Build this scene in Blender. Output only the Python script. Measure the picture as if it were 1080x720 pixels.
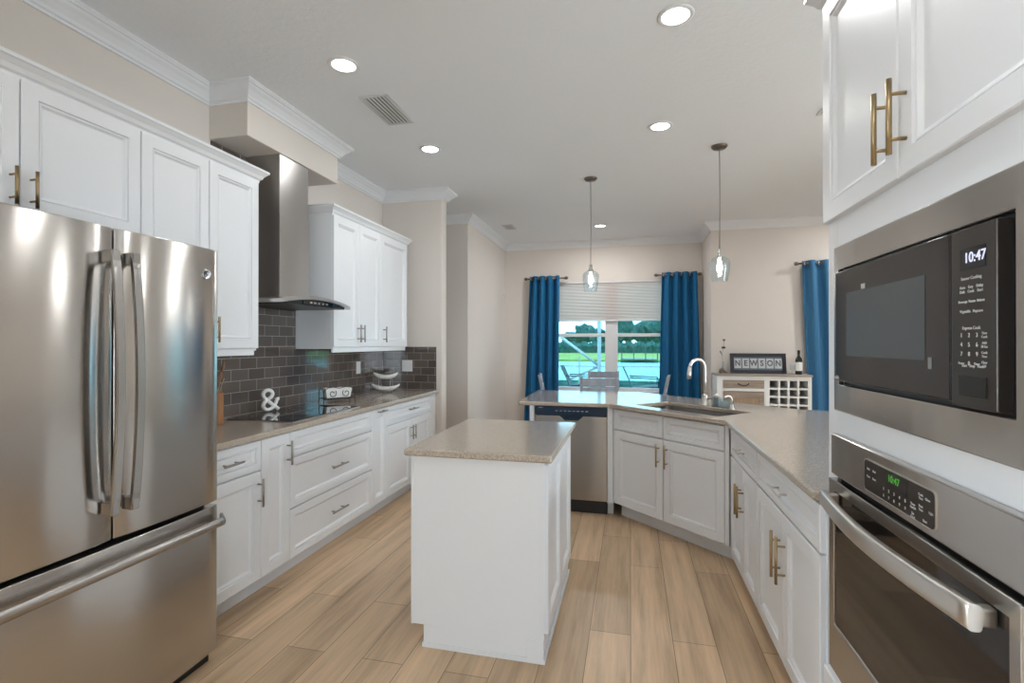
import bpy, bmesh, math, random
from mathutils import Vector, Matrix
R = math.radians; PI = math.pi
rnd = random.Random(7)
scn = bpy.context.scene; COL = scn.collection
for o in list(bpy.data.objects): bpy.data.objects.remove(o)

# ------------------------------------------------------------ camera, world, exposure
cam = bpy.data.objects.new('camera', bpy.data.cameras.new('camera')); COL.objects.link(cam)
cam.data.sensor_width = 36; cam.data.lens = 524.5 / 1080 * 36; cam.data.clip_end = 400
cam.location = (0, 0, 1.391); cam.rotation_euler = (R(90.18), 0, R(13.39)); scn.camera = cam
scn.view_settings.view_transform = 'Standard'; scn.view_settings.look = 'None'
scn.view_settings.exposure = 0.40; scn.view_settings.gamma = 1; scn.view_settings.use_curve_mapping = False
W = bpy.data.worlds.new('sky'); scn.world = W; W.use_nodes = True
bg = W.node_tree.nodes['Background']; bg.inputs[0].default_value = (.85, .935, 1, 1); bg.inputs[1].default_value = 13
sun = bpy.data.objects.new('sun', bpy.data.lights.new('sun', 'SUN')); COL.objects.link(sun)
sun.data.energy = 5; sun.data.angle = R(2); sun.data.color = (1, .95, .86); sun.rotation_euler = (R(38), 0, 0)
CAN_POWER = 4.5
PORTALS = True

# ------------------------------------------------------------ materials
def mat(name, col, rough=.5, metal=0, **k):
    m = bpy.data.materials.new(name); m.use_nodes = True
    b = m.node_tree.nodes['Principled BSDF']
    b.inputs['Base Color'].default_value = (*col, 1); b.inputs['Roughness'].default_value = rough
    b.inputs['Metallic'].default_value = metal
    for a, v in k.items():
        b.inputs[a.replace('_', ' ')].default_value = v
    return m
def nodes(m): return m.node_tree.nodes, m.node_tree.links, m.node_tree.nodes['Principled BSDF']
def coords(m, scale=(1, 1, 1), swap=None):
    n, l, b = nodes(m)
    t = n.new('ShaderNodeTexCoord'); mp = n.new('ShaderNodeMapping'); mp.inputs['Scale'].default_value = scale
    if swap:
        g = n.new('ShaderNodeNewGeometry'); s = n.new('ShaderNodeSeparateXYZ'); c = n.new('ShaderNodeCombineXYZ')
        l.new(g.outputs['Position'], s.inputs[0])
        for i, a in enumerate(swap):
            if a: l.new(s.outputs[a], c.inputs[i])
        l.new(c.outputs[0], mp.inputs[0])
    else: l.new(t.outputs['Object'], mp.inputs[0])
    return mp.outputs[0]
def bump(m, src, strength=.2, dist=.002):
    n, l, b = nodes(m); bp = n.new('ShaderNodeBump'); bp.inputs['Strength'].default_value = strength
    bp.inputs['Distance'].default_value = dist; l.new(src, bp.inputs['Height']); l.new(bp.outputs[0], b.inputs['Normal'])
def noise(m, vec, scale, detail=3, rough=.5):
    n, l, b = nodes(m); x = n.new('ShaderNodeTexNoise'); x.inputs['Scale'].default_value = scale
    x.inputs['Detail'].default_value = detail; x.inputs['Roughness'].default_value = rough; l.new(vec, x.inputs['Vector']); return x
def ramp(m, src, stops):
    n, l, b = nodes(m); r = n.new('ShaderNodeValToRGB'); l.new(src, r.inputs[0])
    e = r.color_ramp.elements
    while len(e) < len(stops): e.new(.5)
    for i, (p, c) in enumerate(stops): e[i].position = p; e[i].color = (*c, 1)
    return r.outputs[0]
def mix(m, fac, a, b_, mode='MIX'):
    n, l, b = nodes(m); x = n.new('ShaderNodeMix'); x.data_type = 'RGBA'; x.blend_type = mode
    for s, v in ((x.inputs[0], fac), (x.inputs[6], a), (x.inputs[7], b_)):
        if isinstance(v, tuple): s.default_value = (*v, 1)
        elif isinstance(v, (int, float)): s.default_value = v
        else: l.new(v, s)
    return x.outputs[2]

WHITE = mat('cabinet_paint', (.80, .81, .83), .32)
bump(WHITE, noise(WHITE, coords(WHITE), 60, 2).outputs[0], .05, .001)
TRIMW = mat('trim_paint', (.78, .79, .81), .4)
bump(TRIMW, noise(TRIMW, coords(TRIMW), 40, 2).outputs[0], .04, .001)
WALL = mat('wall_paint', (.70, .64, .585), .75)
bump(WALL, noise(WALL, coords(WALL), 120, 4).outputs[0], .15, .001)
CEIL = mat('ceiling_paint', (.85, .87, .90), .85)
_n = noise(CEIL, coords(CEIL), 28, 6, .65); bump(CEIL, _n.outputs[0], .55, .004)

FLOOR = mat('plank_floor', (.45, .31, .2), .38)
n, l, b = nodes(FLOOR)
v = coords(FLOOR, (1, 1, 1), ('Y', 'X', None))
bk = n.new('ShaderNodeTexBrick'); l.new(v, bk.inputs['Vector'])
bk.offset = .37; bk.offset_frequency = 2; bk.inputs['Scale'].default_value = 1
bk.inputs['Brick Width'].default_value = 1.22; bk.inputs['Row Height'].default_value = .192
bk.inputs['Mortar Size'].default_value = .0016; bk.inputs['Mortar Smooth'].default_value = .2
bk.inputs['Color1'].default_value = (.76, .55, .36, 1); bk.inputs['Color2'].default_value = (.54, .385, .245, 1)
bk.inputs['Mortar'].default_value = (.2, .14, .09, 1)
g1 = noise(FLOOR, coords(FLOOR, (14, 1.1, 1), ('X', 'Y', None)), 1.0, 6, .6)
g2 = noise(FLOOR, coords(FLOOR, (70, 2.5, 1), ('X', 'Y', None)), 1.0, 4, .6)
c = mix(FLOOR, .8, bk.outputs['Color'], ramp(FLOOR, g1.outputs[0], [(.28, (.55, .50, .45)), (.5, (.95, .94, .92)), (.72, (1.2, 1.17, 1.12))]), 'MULTIPLY')
c = mix(FLOOR, .35, c, ramp(FLOOR, g2.outputs[0], [(.3, (.7, .68, .65)), (.7, (1.1, 1.1, 1.1))]), 'MULTIPLY')
l.new(c, b.inputs['Base Color']); bump(FLOOR, bk.outputs['Fac'], -.25, .001)

def tile_mat(name, swap):
    m = mat(name, (.08, .07, .065), .06, 0, Coat_Weight=.5); n, l, b = nodes(m)
    v = coords(m, (1, 1, 1), swap)
    mp = n.new('ShaderNodeMapping'); mp.inputs['Location'].default_value = (0.03, -.908 + .0763 * 20, 0); l.new(v, mp.inputs[0])
    k = n.new('ShaderNodeTexBrick'); l.new(mp.outputs[0], k.inputs['Vector']); k.inputs['Scale'].default_value = 1
    k.inputs['Brick Width'].default_value = .155; k.inputs['Row Height'].default_value = .0763
    k.inputs['Mortar Size'].default_value = .0017; k.inputs['Mortar Smooth'].default_value = .3
    k.inputs['Color1'].default_value = (.13, .104, .088, 1); k.inputs['Color2'].default_value = (.083, .066, .057, 1)
    k.inputs['Mortar'].default_value = (.40, .38, .35, 1)
    l.new(k.outputs['Color'], b.inputs['Base Color'])
    l.new(ramp(m, k.outputs['Fac'], [(0, (.06,) * 3), (1, (.7,) * 3)]), b.inputs['Roughness'])
    nn = noise(m, v, 9, 2); hh = n.new('ShaderNodeMath'); hh.operation = 'MULTIPLY_ADD'
    l.new(k.outputs['Fac'], hh.inputs[0]); hh.inputs[1].default_value = -1; l.new(nn.outputs[0], hh.inputs[2])
    bump(m, hh.outputs[0], .3, .002)
    return m
TILE_Y = tile_mat('subway_tile_long_wall', ('Y', 'Z', None)); TILE_X = tile_mat('subway_tile_short_wall', ('X', 'Z', None))

QUARTZ = mat('quartz', (.4, .35, .3), .14, 0, Coat_Weight=.25, Coat_Roughness=.05)
n, l, b = nodes(QUARTZ); v = coords(QUARTZ)
q = noise(QUARTZ, v, 230, 3, .7)
c = ramp(QUARTZ, q.outputs[0], [(.34, (.22, .18, .14)), (.46, (.43, .36, .29)), (.58, (.52, .45, .375)), (.7, (.74, .69, .63))])
q2 = noise(QUARTZ, v, 70, 2, .5)
c = mix(QUARTZ, .3, c, ramp(QUARTZ, q2.outputs[0], [(.35, (.75, .73, .7)), (.65, (1.1, 1.1, 1.1))]), 'MULTIPLY')
l.new(c, b.inputs['Base Color'])

def steel(name, col=(.55, .53, .505), rough=.19, axis='h', aniso=.92):
    m = mat(name, col, rough, 1, Anisotropic=aniso); n, l, b = nodes(m)
    t = n.new('ShaderNodeTangent'); t.direction_type = 'RADIAL'; t.axis = 'Z'
    l.new(t.outputs[0], b.inputs['Tangent']); b.inputs['Anisotropic Rotation'].default_value = .25
    s = (2, 2, 300)
    x = noise(m, coords(m, s), 1, 2)
    l.new(ramp(m, x.outputs[0], [(.3, (rough * .95,) * 3), (.7, (rough * 1.06,) * 3)]), b.inputs['Roughness'])
    y = noise(m, coords(m, (7, 7, .5)), 1, 1); bump(m, y.outputs[0], .25, .004)
    return m
STEEL = steel('brushed_steel'); STEEL2 = steel('brushed_steel_dark', (.43, .415, .40), .24)
HOODST = steel('hood_steel', (.56, .545, .53), .3, aniso=.8)
CHROME = mat('satin_nickel', (.64, .62, .59), .28, 1)
PULLN = mat('nickel_pull', (.36, .34, .31), .3, 1)
BRASS = mat('aged_brass_pull', (.40, .30, .17), .34, 1)
BLACK = mat('black_plastic', (.012, .012, .014), .35)
GAP = mat('dark_gap', (.006, .006, .007), .6)
BGLASS = mat('black_glass', (.012, .012, .016), .03, 0, Coat_Weight=.5)
MWGLASS = mat('microwave_glass', (.045, .042, .042), .1, .55)
MWWIN = mat('microwave_window', (.10, .115, .13), .16, .6)
OVGLASS = mat('oven_glass', (.035, .03, .027), .05, .35)
PRINT = mat('light_print', (.55, .55, .55), .5)
MAPLE = mat('under_cabinet', (.5, .48, .45), .5)
GLASSM = bpy.data.materials.new('dimming_pane'); GLASSM.use_nodes = True
n = GLASSM.node_tree.nodes; l = GLASSM.node_tree.links; n.clear()
o = n.new('ShaderNodeOutputMaterial'); mx = n.new('ShaderNodeMixShader'); tr = n.new('ShaderNodeBsdfTransparent'); gl = n.new('ShaderNodeBsdfGlossy')
fr = n.new('ShaderNodeFresnel'); fr.inputs[0].default_value = 1.35; tr.inputs[0].default_value = (.27, .40, .44, 1); gl.inputs['Roughness'].default_value = .02  # dark cyan tint put in the pane to dim the bright view outside
l.new(fr.outputs[0], mx.inputs[0]); l.new(tr.outputs[0], mx.inputs[1]); l.new(gl.outputs[0], mx.inputs[2]); l.new(mx.outputs[0], o.inputs[0])
CGLASS = GLASSM.copy(); CGLASS.name = 'neutral_pane'; CGLASS.node_tree.nodes['Transparent BSDF'].inputs[0].default_value = (.95, .98, 1, 1)
SGLASS = GLASSM.copy(); SGLASS.name = 'shade_glass'
n = SGLASS.node_tree.nodes; l = SGLASS.node_tree.links
n['Transparent BSDF'].inputs[0].default_value = (.86, .93, .96, 1)
lw = n.new('ShaderNodeLayerWeight'); lw.inputs[0].default_value = .25; mm = n.new('ShaderNodeMath'); mm.operation = 'MULTIPLY_ADD'; mm.inputs[1].default_value = .55; mm.inputs[2].default_value = .03
l.new(lw.outputs['Facing'], mm.inputs[0]); l.new(mm.outputs[0], n['Mix Shader'].inputs[0]); n['Glossy BSDF'].inputs['Roughness'].default_value = .12
def emit(name, col, s):
    m = mat(name, (.0, .0, .0), .5); b = m.node_tree.nodes['Principled BSDF']
    b.inputs['Emission Color'].default_value = (*col, 1); b.inputs['Emission Strength'].default_value = s; return m
CANGLOW = emit('lamp_lens', (1, .985, .96), 9); BULB = emit('bulb_glow', (1, .93, .84), 30)
LEDW = emit('clock_digits', (.75, .78, 1), .8); LEDG = emit('green_digits', (.12, .7, .06), .35)
def wood(name, c1, c2, s=(3, 40, 40)):
    m = mat(name, c1, .55); x = noise(m, coords(m, s), 1, 4)
    l = m.node_tree.links; l.new(ramp(m, x.outputs[0], [(.35, c2), (.65, c1)]), m.node_tree.nodes['Principled BSDF'].inputs['Base Color']); return m
GREYWOOD = wood('weathered_wood', (.40, .31, .24), (.26, .2, .15), (3, 30, 40))
OAKPANEL = wood('oak_panel', (.42, .30, .19), (.32, .22, .14), (30, 30, 3))
VASEWOOD = wood('turned_wood', (.42, .19, .07), (.27, .11, .04), (30, 30, 4))
TAUPE = mat('weathered_top', (.33, .28, .24), .5)
CHAIRM = wood('whitewashed_wood', (.36, .38, .43), (.27, .29, .33), (25, 25, 4))
def cloth(name, col, sheen=.3, trans=0):
    m = mat(name, col, .8, 0, Sheen_Weight=sheen); x = noise(m, coords(m, (300, 300, 300)), 1, 2); bump(m, x.outputs[0], .2, .001)
    return m
BLUE = cloth('blue_curtain_cloth', (.0, .115, .27), .05); BLUE2 = cloth('faded_blue_curtain_cloth', (.035, .16, .31), .1)
SHADE = bpy.data.materials.new('cellular_shade_cloth'); SHADE.use_nodes = True
n = SHADE.node_tree.nodes; l = SHADE.node_tree.links; n.clear()
o = n.new('ShaderNodeOutputMaterial'); mx = n.new('ShaderNodeMixShader'); d = n.new('ShaderNodeBsdfDiffuse'); t = n.new('ShaderNodeBsdfTranslucent')
d.inputs[0].default_value = (.88, .86, .85, 1); t.inputs[0].default_value = (.92, .80, .74, 1); mx.inputs[0].default_value = .45
l.new(d.outputs[0], mx.inputs[1]); l.new(t.outputs[0], mx.inputs[2]); l.new(mx.outputs[0], o.inputs[0])
CERAM = mat('white_ceramic', (.82, .8, .76), .3); IRON = mat('black_iron', (.015, .013, .012), .45)
NAVY = mat('dark_frame_wood', (.012, .013, .022), .3); MATB = mat('grey_blue_mat_board', (.11, .135, .165), .7)
BOTTLE = mat('dark_bottle_glass', (.012, .016, .012), .06, 0, Coat_Weight=.6); LABEL = mat('paper_label', (.85, .84, .8), .6)
VENTW = mat('vent_paint', (.62, .62, .62), .5)
PLATE = mat('cover_plate', (.8, .79, .76), .4)

# ------------------------------------------------------------ mesh builder
class MB:
    def __init__(s): s.v = []; s.f = []; s.sm = []
    def add(s, vs, fs, sm=False):
        o = len(s.v); s.v += [tuple(x) for x in vs]; s.f += [tuple(o + i for i in f) for f in fs]; s.sm += [sm] * len(fs); return s
    def box(s, x0, x1, y0, y1, z0, z1, M=None):
        p = [(x, y, z) for x in (x0, x1) for y in (y0, y1) for z in (z0, z1)]
        if M is not None: p = [tuple(M @ Vector(q)) for q in p]
        return s.add(p, [(0, 1, 3, 2), (4, 6, 7, 5), (0, 4, 5, 1), (2, 3, 7, 6), (0, 2, 6, 4), (1, 5, 7, 3)])
    def prism(s, poly, z0, z1):
        n = len(poly); p = [(x, y, z0) for x, y in poly] + [(x, y, z1) for x, y in poly]
        return s.add(p, [tuple(range(n))[::-1], tuple(range(n, 2 * n))] + [(i, (i + 1) % n, n + (i + 1) % n, n + i) for i in range(n)])
    def loft(s, rings, cap0=True, cap1=True, sm=False, closed=True):
        n = len(rings[0]); vs = [p for r in rings for p in r]; fs = []
        for k in range(len(rings) - 1):
            for i in range(n if closed else n - 1):
                j = (i + 1) % n; fs.append((k * n + i, k * n + j, (k + 1) * n + j, (k + 1) * n + i))
        s.add(vs, fs, sm)
        if cap0: s.add(rings[0], [tuple(range(n))[::-1]])
        if cap1: s.add(rings[-1], [tuple(range(n))])
        return s
    def tube(s, pts, r, n=10, cap=True):
        pts = [Vector(p) for p in pts]; rs = r if isinstance(r, (list, tuple)) else [r] * len(pts); rings = []
        up = None
        for i, p in enumerate(pts):
            a = pts[max(i - 1, 0)]; b = pts[min(i + 1, len(pts) - 1)]; d = (b - a).normalized()
            if up is None: up = Vector((0, 0, 1)) if abs(d.z) < .9 else Vector((1, 0, 0))
            u = (up - d * up.dot(d)).normalized(); w = d.cross(u); up = u
            rings.append([tuple(p + (u * math.cos(t) + w * math.sin(t)) * rs[i]) for t in [2 * PI * k / n for k in range(n)]])
        return s.loft(rings, cap, cap, True)
    def lathe(s, prof, n=28, c=(0, 0), cap0=True, cap1=True):
        rings = [[(c[0] + r * math.cos(2 * PI * k / n), c[1] + r * math.sin(2 * PI * k / n), z) for k in range(n)] for r, z in prof]
        return s.loft(rings, cap0, cap1, True)
    def sweep(s, path, prof, closed=False, z=0, caps=True):
        # path in plan, offsets to the right of travel; prof = (offset, z)
        P = [Vector(p) for p in path]; n = len(P); rings = []
        for i in range(n):
            a = P[i - 1] if (i or closed) else None; c_ = P[(i + 1) % n] if (i < n - 1 or closed) else None
            nr = lambda d: Vector((d.y, -d.x))
            n1 = nr((P[i] - a).normalized()) if a is not None else None
            n2 = nr((c_ - P[i]).normalized()) if c_ is not None else None
            if n1 is None: m = n2
            elif n2 is None: m = n1
            else: m = (n1 + n2); m = m / m.length; m = m / max(m.dot(n1), .2)
            rings.append([(P[i].x + m.x * o, P[i].y + m.y * o, z + h) for o, h in prof])
        if closed: rings.append(rings[0])
        return s.loft(rings, caps and not closed, caps and not closed)
    def obj(s, name, m, parent=None, bevel=0, seg=2, solid=0, loc=None):
        me = bpy.data.meshes.new(name); me.from_pydata(s.v, [], s.f); me.polygons.foreach_set('use_smooth', s.sm)
        bm = bmesh.new(); bm.from_mesh(me); bmesh.ops.remove_doubles(bm, verts=bm.verts, dist=1e-5)
        bmesh.ops.recalc_face_normals(bm, faces=bm.faces); bm.to_mesh(me); bm.free()
        me.materials.append(m); o = bpy.data.objects.new(name, me); COL.objects.link(o); o.parent = parent
        if loc: o.location = loc
        if solid:
            q = o.modifiers.new('solid', 'SOLIDIFY'); q.thickness = solid; q.offset = 0
        if bevel:
            q = o.modifiers.new('bevel', 'BEVEL'); q.width = bevel; q.segments = seg; q.limit_method = 'ANGLE'; q.angle_limit = R(40); q.harden_normals = False
        return o
def tag(o, label=None, cat=None, group=None, kind=None):
    for k, v in (('label', label), ('category', cat), ('group', group), ('kind', kind)):
        if v: o[k] = v
    return o
def thing(name, label, cat, loc=(0, 0, 0), rz=0, group=None):
    o = bpy.data.objects.new(name, None); COL.objects.link(o); o.empty_display_size = .1
    o.location = loc; o.rotation_euler = (0, 0, R(rz)); return tag(o, label, cat, group)
def struct(name, mb, m, **k): return tag(mb.obj(name, m, **k), kind='structure')
def text_mesh(name, body, size, m, parent, M, ext=.0004, bold=0):
    cu = bpy.data.curves.new(name, 'FONT'); cu.body = body; cu.size = size; cu.align_x = 'CENTER'; cu.align_y = 'CENTER'; cu.extrude = ext; cu.offset = bold
    cu.resolution_u = 3
    t = bpy.data.objects.new(name, cu); COL.objects.link(t); dg = bpy.context.evaluated_depsgraph_get()
    me = bpy.data.meshes.new_from_object(t.evaluated_get(dg)); bpy.data.objects.remove(t); bpy.data.curves.remove(cu)
    me.transform(M); me.materials.clear(); me.materials.append(m)
    o = bpy.data.objects.new(name, me); COL.objects.link(o); o.parent = parent; return o
def FRONT(x, y, z):   # text standing upright in a local frame, read from -y
    return Matrix.Translation((x, y, z)) @ Matrix.Rotation(PI / 2, 4, 'X')

# ------------------------------------------------------------ room shell
ZC = 2.975; XL = -2.57; YS = 4.83; XS = -1.89; YS2 = 4.95; YH = 5.87; XF = -1.96; YB = 7.775; XR = 1.035; YW = 6.99; XE = 4.6; YN = -3.6; XHALL = -3.9
struct('floor', MB().box(XHALL, XE + .1, YN - .1, YB + .1, -.1, 0), FLOOR)
struct('ceiling', MB().box(XHALL, XE + .1, YN - .1, YB + .1, ZC, ZC + .12), CEIL)
struct('wall_left', MB().box(XL - .12, XL, YN, -2.9, 0, ZC).box(XL - .12, XL, -.8, YS2, 0, ZC).box(XL - .12, XL, -2.9, -.8, 2.2, ZC), WALL)
struct('wall_stub', MB().box(XL, XS, YS, YS2, 0, ZC), WALL, bevel=.012, seg=3)
struct('wall_soffit', MB().box(XL, -2.286, 2.59, 3.56, 2.668, ZC), WALL, bevel=.004)
struct('wall_hall', MB().box(XHALL - .12, XHALL, YS2 - .12, YH + .12, 0, ZC).box(XHALL, XL - .12, YS2 - .12, YS2, 0, ZC), WALL)
struct('wall_dining_left', MB().box(XHALL, XF, YH, YH + .12, 0, ZC).box(XF - .12, XF, YH + .12, YB + .14, 0, ZC), WALL)
WX0, WX1, WZ0, WZ1 = -1.22, .65, .66, 2.345
struct('wall_back', MB().box(XF, WX0, YB, YB + .14, 0, ZC).box(WX1, XR + .12, YB, YB + .14, 0, ZC).box(WX0, WX1, YB, YB + .14, 0, WZ0).box(WX0, WX1, YB, YB + .14, WZ1, ZC), WALL)
DX0, DX1 = 2.42, 4.5
struct('wall_dining_right', MB().box(XR, XR + .12, YW, YB, 0, ZC).box(XR + .12, DX0, YW, YW + .14, 0, ZC).box(DX1, XE, YW, YW + .14, 0, ZC).box(DX0, DX1, YW, YW + .14, 2.28, ZC), WALL)
EY0, EY1 = -2.9, -.8
GY0, GY1 = .6, 3.0
struct('wall_right', MB().box(XE, XE + .12, YN, GY0, 0, ZC).box(XE, XE + .12, GY1, YW + .14, 0, ZC).box(XE, XE + .12, GY0, GY1, 2.3, ZC), WALL)
RX0, RX1 = 1.25, 2.6
struct('wall_rear', MB().box(XL, RX0, YN - .12, YN, 0, ZC).box(RX1, XE, YN - .12, YN, 0, ZC).box(RX0, RX1, YN - .12, YN, 2.2, ZC), WALL)
CROWN = [(0, 0), (0, -.10), (.010, -.10), (.013, -.088), (.022, -.084), (.030, -.070), (.050, -.048), (.068, -.034), (.074, -.024), (.084, -.022), (.088, -.012), (.092, -.010), (.092, 0)]
loop = [(XL, YN), (XL, 2.59), (-2.286, 2.59), (-2.286, 3.56), (XL, 3.56), (XL, YS), (XS, YS), (XS, YS2), (XHALL, YS2), (XHALL, YH), (XF, YH), (XF, YB), (XR, YB), (XR, YW), (XE, YW), (XE, YN)]
struct('trim_1', MB().sweep(loop, CROWN, True, ZC - .0005), TRIMW)
BASE = [(0, 0), (.014, 0), (.014, .11), (.008, .125), (0, .13)]
for nm, pth in (('baseboard_left', [(XL, -.8), (XL, .9)]), ('baseboard_hall', [(XS - .02, YS), (XS, YS), (XS, YS2), (XHALL, YS2), (XHALL, YH), (XF, YH), (XF, YB), (XR, YB), (XR, YW), (DX0, YW)]), ('baseboard_right', [(DX1, YW), (XE, YW), (XE, YN), (XL, YN)])):
    struct(nm, MB().sweep(pth, BASE, False, 0.001), TRIMW)
# tile backsplash
struct('trim_2', MB().box(XL + .0005, XL + .009, 1.84, 2.60, .909, 1.36).box(XL + .0005, XL + .009, 2.60, 3.42, .909, 2.667).box(XL + .0005, XL + .009, 3.42, YS - .001, .909, 1.36), TILE_Y)
struct('trim_3', MB().box(XL + .009, -1.955, YS - .009, YS - .0005, .909, 1.352), TILE_X)

# window on the back wall
def window(name, x0, x1, z0, z1, y, mull, rail, fw=.045, glass=GLASSM):
    m = MB()
    m.box(x0, x1, y + .05, y + .10, z0, z0 + fw).box(x0, x1, y + .05, y + .10, z1 - fw, z1).box(x0, x0 + fw, y + .05, y + .10, z0, z1).box(x1 - fw, x1, y + .05, y + .10, z0, z1)
    for a, c in mull: m.box(a, c, y + .045, y + .105, z0 + .001, z1 - .001)
    if rail: m.box(x0 + .01, x1 - .01, y + .055, y + .095, rail - .025, rail + .025)
    root = struct(name, m, TRIMW, bevel=.003)
    MB().box(x0 + .01, x1 - .01, y + .073, y + .077, z0 + .01, z1 - .01).obj('pane', glass, root)
    P = bpy.data.lights.new('portal', 'AREA'); P.shape = 'RECTANGLE'; P.size = x1 - x0; P.size_y = z1 - z0; P.cycles.is_portal = True
    q = bpy.data.objects.new('daylight_portal', P); COL.objects.link(q); q.location = ((x0 + x1) / 2, y + (.16 if y > 0 else -.02), (z0 + z1) / 2); q.rotation_euler = (R(-90 if y > 0 else 90), 0, 0)
    return root
w1 = window('window_1', WX0, WX1, WZ0, WZ1, YB, [(-.38, -.19)], 1.515)
MB().box(WX0 - .02, WX1 + .02, YB - .035, YB + .05, WZ0 - .02, WZ0 + .002).obj('window_sill', TRIMW, w1, bevel=.004)
w2 = window('window_2', DX0, DX1, .0, 2.28, YW, [(3.31, 3.41)], None, .07, GLASSM)
w3 = window('added_window_rear', RX0, RX1, .0, 2.2, YN - .15, [(1.9, 1.96)], None, .06, CGLASS)  # unseen rear window, added as fill light from behind the camera
def added_side_window(name, XQ, y0, y1, zt, face):
    m = MB().box(XQ + .03, XQ + .09, y0, y1, zt - .06, zt).box(XQ + .03, XQ + .09, y0, y1, 0, .06); h2 = (y1 - y0) / 2
    for yy in (y0, y0 + h2 - .04, y1 - .07): m.box(XQ + .031, XQ + .089, yy, yy + .07, .06, zt - .06)
    w_ = struct(name, m, TRIMW)
    MB().box(XQ + .058, XQ + .062, y0 + .01, y1 - .01, .05, zt - .05).obj('pane', CGLASS, w_)
    P = bpy.data.lights.new('portal', 'AREA'); P.shape = 'RECTANGLE'; P.size = zt; P.size_y = y1 - y0; P.cycles.is_portal = True
    q = bpy.data.objects.new('daylight_portal', P); COL.objects.link(q); q.location = (XQ + (.14 if face > 0 else -.02), (y0 + y1) / 2, zt / 2); q.rotation_euler = (0, R(90 * face), 0)
added_side_window('added_window_left', XL - .12, EY0, EY1, 2.2, -1)  # unseen left window, added to brighten the sink and right-run doors
added_side_window('added_window_right', XE, GY0, GY1, 2.3, 1)  # unseen right window, added to bring more daylight onto the ceiling
# pleated shade inside window 1
m = MB(); zs = [2.335 - i * .0105 for i in range(57)]; ring = []
for i, z in enumerate(zs): ring.append([(x, YB + .02 + (.006 if i % 2 else -.006), z) for x in (WX0 + .01, WX1 - .01)])
m.loft(ring, False, False, False, closed=False)
sh = thing('window_shade', 'white pleated fabric shade drawn halfway down the dining window', 'blind', (0, 0, 0))
m.obj('shade_fabric', SHADE, sh, solid=.002)
MB().box(WX0 + .01, WX1 - .01, YB + .005, YB + .035, 2.322, 2.344).obj('head_rail', TRIMW, sh)
MB().box(WX0 + .01, WX1 - .01, YB + .008, YB + .032, 1.728, 1.746).obj('bottom_rail', TRIMW, sh, bevel=.003)

# ------------------------------------------------------------ cabinet kit (local: x width, front faces -y, z up)
def panel_door(w, h, t=.02, fr=.056):
    def rect(i, y): return [(i, y, i), (w - i, y, i), (w - i, y, h - i), (i, y, h - i)]
    prof = [(0, 0), (0, -t + .003), (.003, -t), (fr, -t), (fr + .003, -t + .008), (fr + .006, -t + .004), (fr + .011, -t + .005), (fr + .018, -t + .012), (fr + .021, -t + .014)]
    return MB().loft([rect(i, y) for i, y in prof])
def pull(kind, L, r=.006, off=.034):
    m = MB(); q = L * .3
    if kind == 'v':
        m.tube([(0, -off, -L / 2), (0, -off, L / 2)], r, 12)
        for s in (-q, q): m.tube([(0, 0, s), (0, -off, s)], r * .75, 8)
    else:
        m.tube([(-L / 2, -off, 0), (L / 2, -off, 0)], r, 12)
        for s in (-q, q): m.tube([(s, 0, 0), (s, -off, 0)], r * .75, 8)
    return m
def front(root, kind, x0, x1, z0, z1, hnd=None, hm=PULLN, y=0, fr=None):
    g = .0022; w = x1 - x0 - 2 * g; h = z1 - z0 - 2 * g
    if fr is None: fr = .056 if kind == 'door' else .04
    if min(w, h) < .2: fr = min(fr, min(w, h) * .22)
    d = panel_door(w, h, fr=fr).obj(kind, WHITE, root, loc=(x0 + g, y, z0 + g))
    if hnd:
        k, hx, hz, L = hnd
        pull(k, L).obj('handle', hm, d, loc=(hx - x0 - g, -.02, hz - z0 - g))
    return d
def carcass(root, w, dep, h, toe=.11, open_top=False, tw=.075):
    m = MB()
    if open_top:
        m.box(0, .018, .0, dep, toe, h).box(w - .018, w, 0, dep, toe, h).box(.018, w - .018, 0, dep, toe, toe + .018).box(.018, w - .018, dep - .012, dep, toe + .018, h).box(.018, w - .018, 0, .02, h - .04, h)
        m.box(.018, w - .018, 0, .02, .80 - .11, .73)
    else: m.box(0, w, 0, dep, toe, h)
    m.obj('carcass', WHITE, root)
    if toe: MB().box(0, w, tw, dep, 0, toe).obj('toe_kick', WHITE, root)
CT, CU = .908, .876
# left run; door fronts at X=-1.949
XFL = -1.969
def base_left(label, y0, y1, items, group=None, extra=0):
    r = thing('base_cabinet', label, 'cabinet', (XFL, y0, 0), 90, 'base cabinets along the tiled wall'); w = y1 - y0
    carcass(r, w, .598, CU)
    for it in items: front(r, *it)
    return r
base_left('white base cabinet beside the refrigerator, one drawer over one door', 1.845, 2.314, [('drawer', 0, .469, .706, .868, ('h', .245, .786, .125)), ('door', 0, .469, .115, .700, ('v', .442, .588, .15))])
base_left('narrow full-height white base cabinet door with upright pull, left of the wide drawers', 2.314, 2.549, [('door', 0, .235, .115, .868, ('v', .208, .752, .14))])
base_left('wide white base cabinet of three stacked drawer fronts under the cooktop', 2.549, 3.502, [('drawer', 0, .953, .716, .868), ('drawer', 0, .953, .414, .710, ('h', .477, .562, .18)), ('drawer', 0, .953, .115, .408, ('h', .477, .262, .18))])
base_left('narrow white base cabinet with sideways pull near its top, right of the wide drawers', 3.502, 3.742, [('door', 0, .24, .115, .868, ('h', .13, .845, .12))])
r = base_left('white base cabinet at the far end by the stub wall, one drawer over two doors', 3.742, 4.82, [('drawer', 0, .944, .708, .868, ('h', .472, .794, .17)), ('door', 0, .472, .115, .702, ('v', .444, .585, .13)), ('door', .472, .944, .115, .702, ('v', .5, .585, .13))])
MB().box(.946, 1.075, -.012, 0, .115, .868).obj('filler_strip', WHITE, r, bevel=.002)
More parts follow.
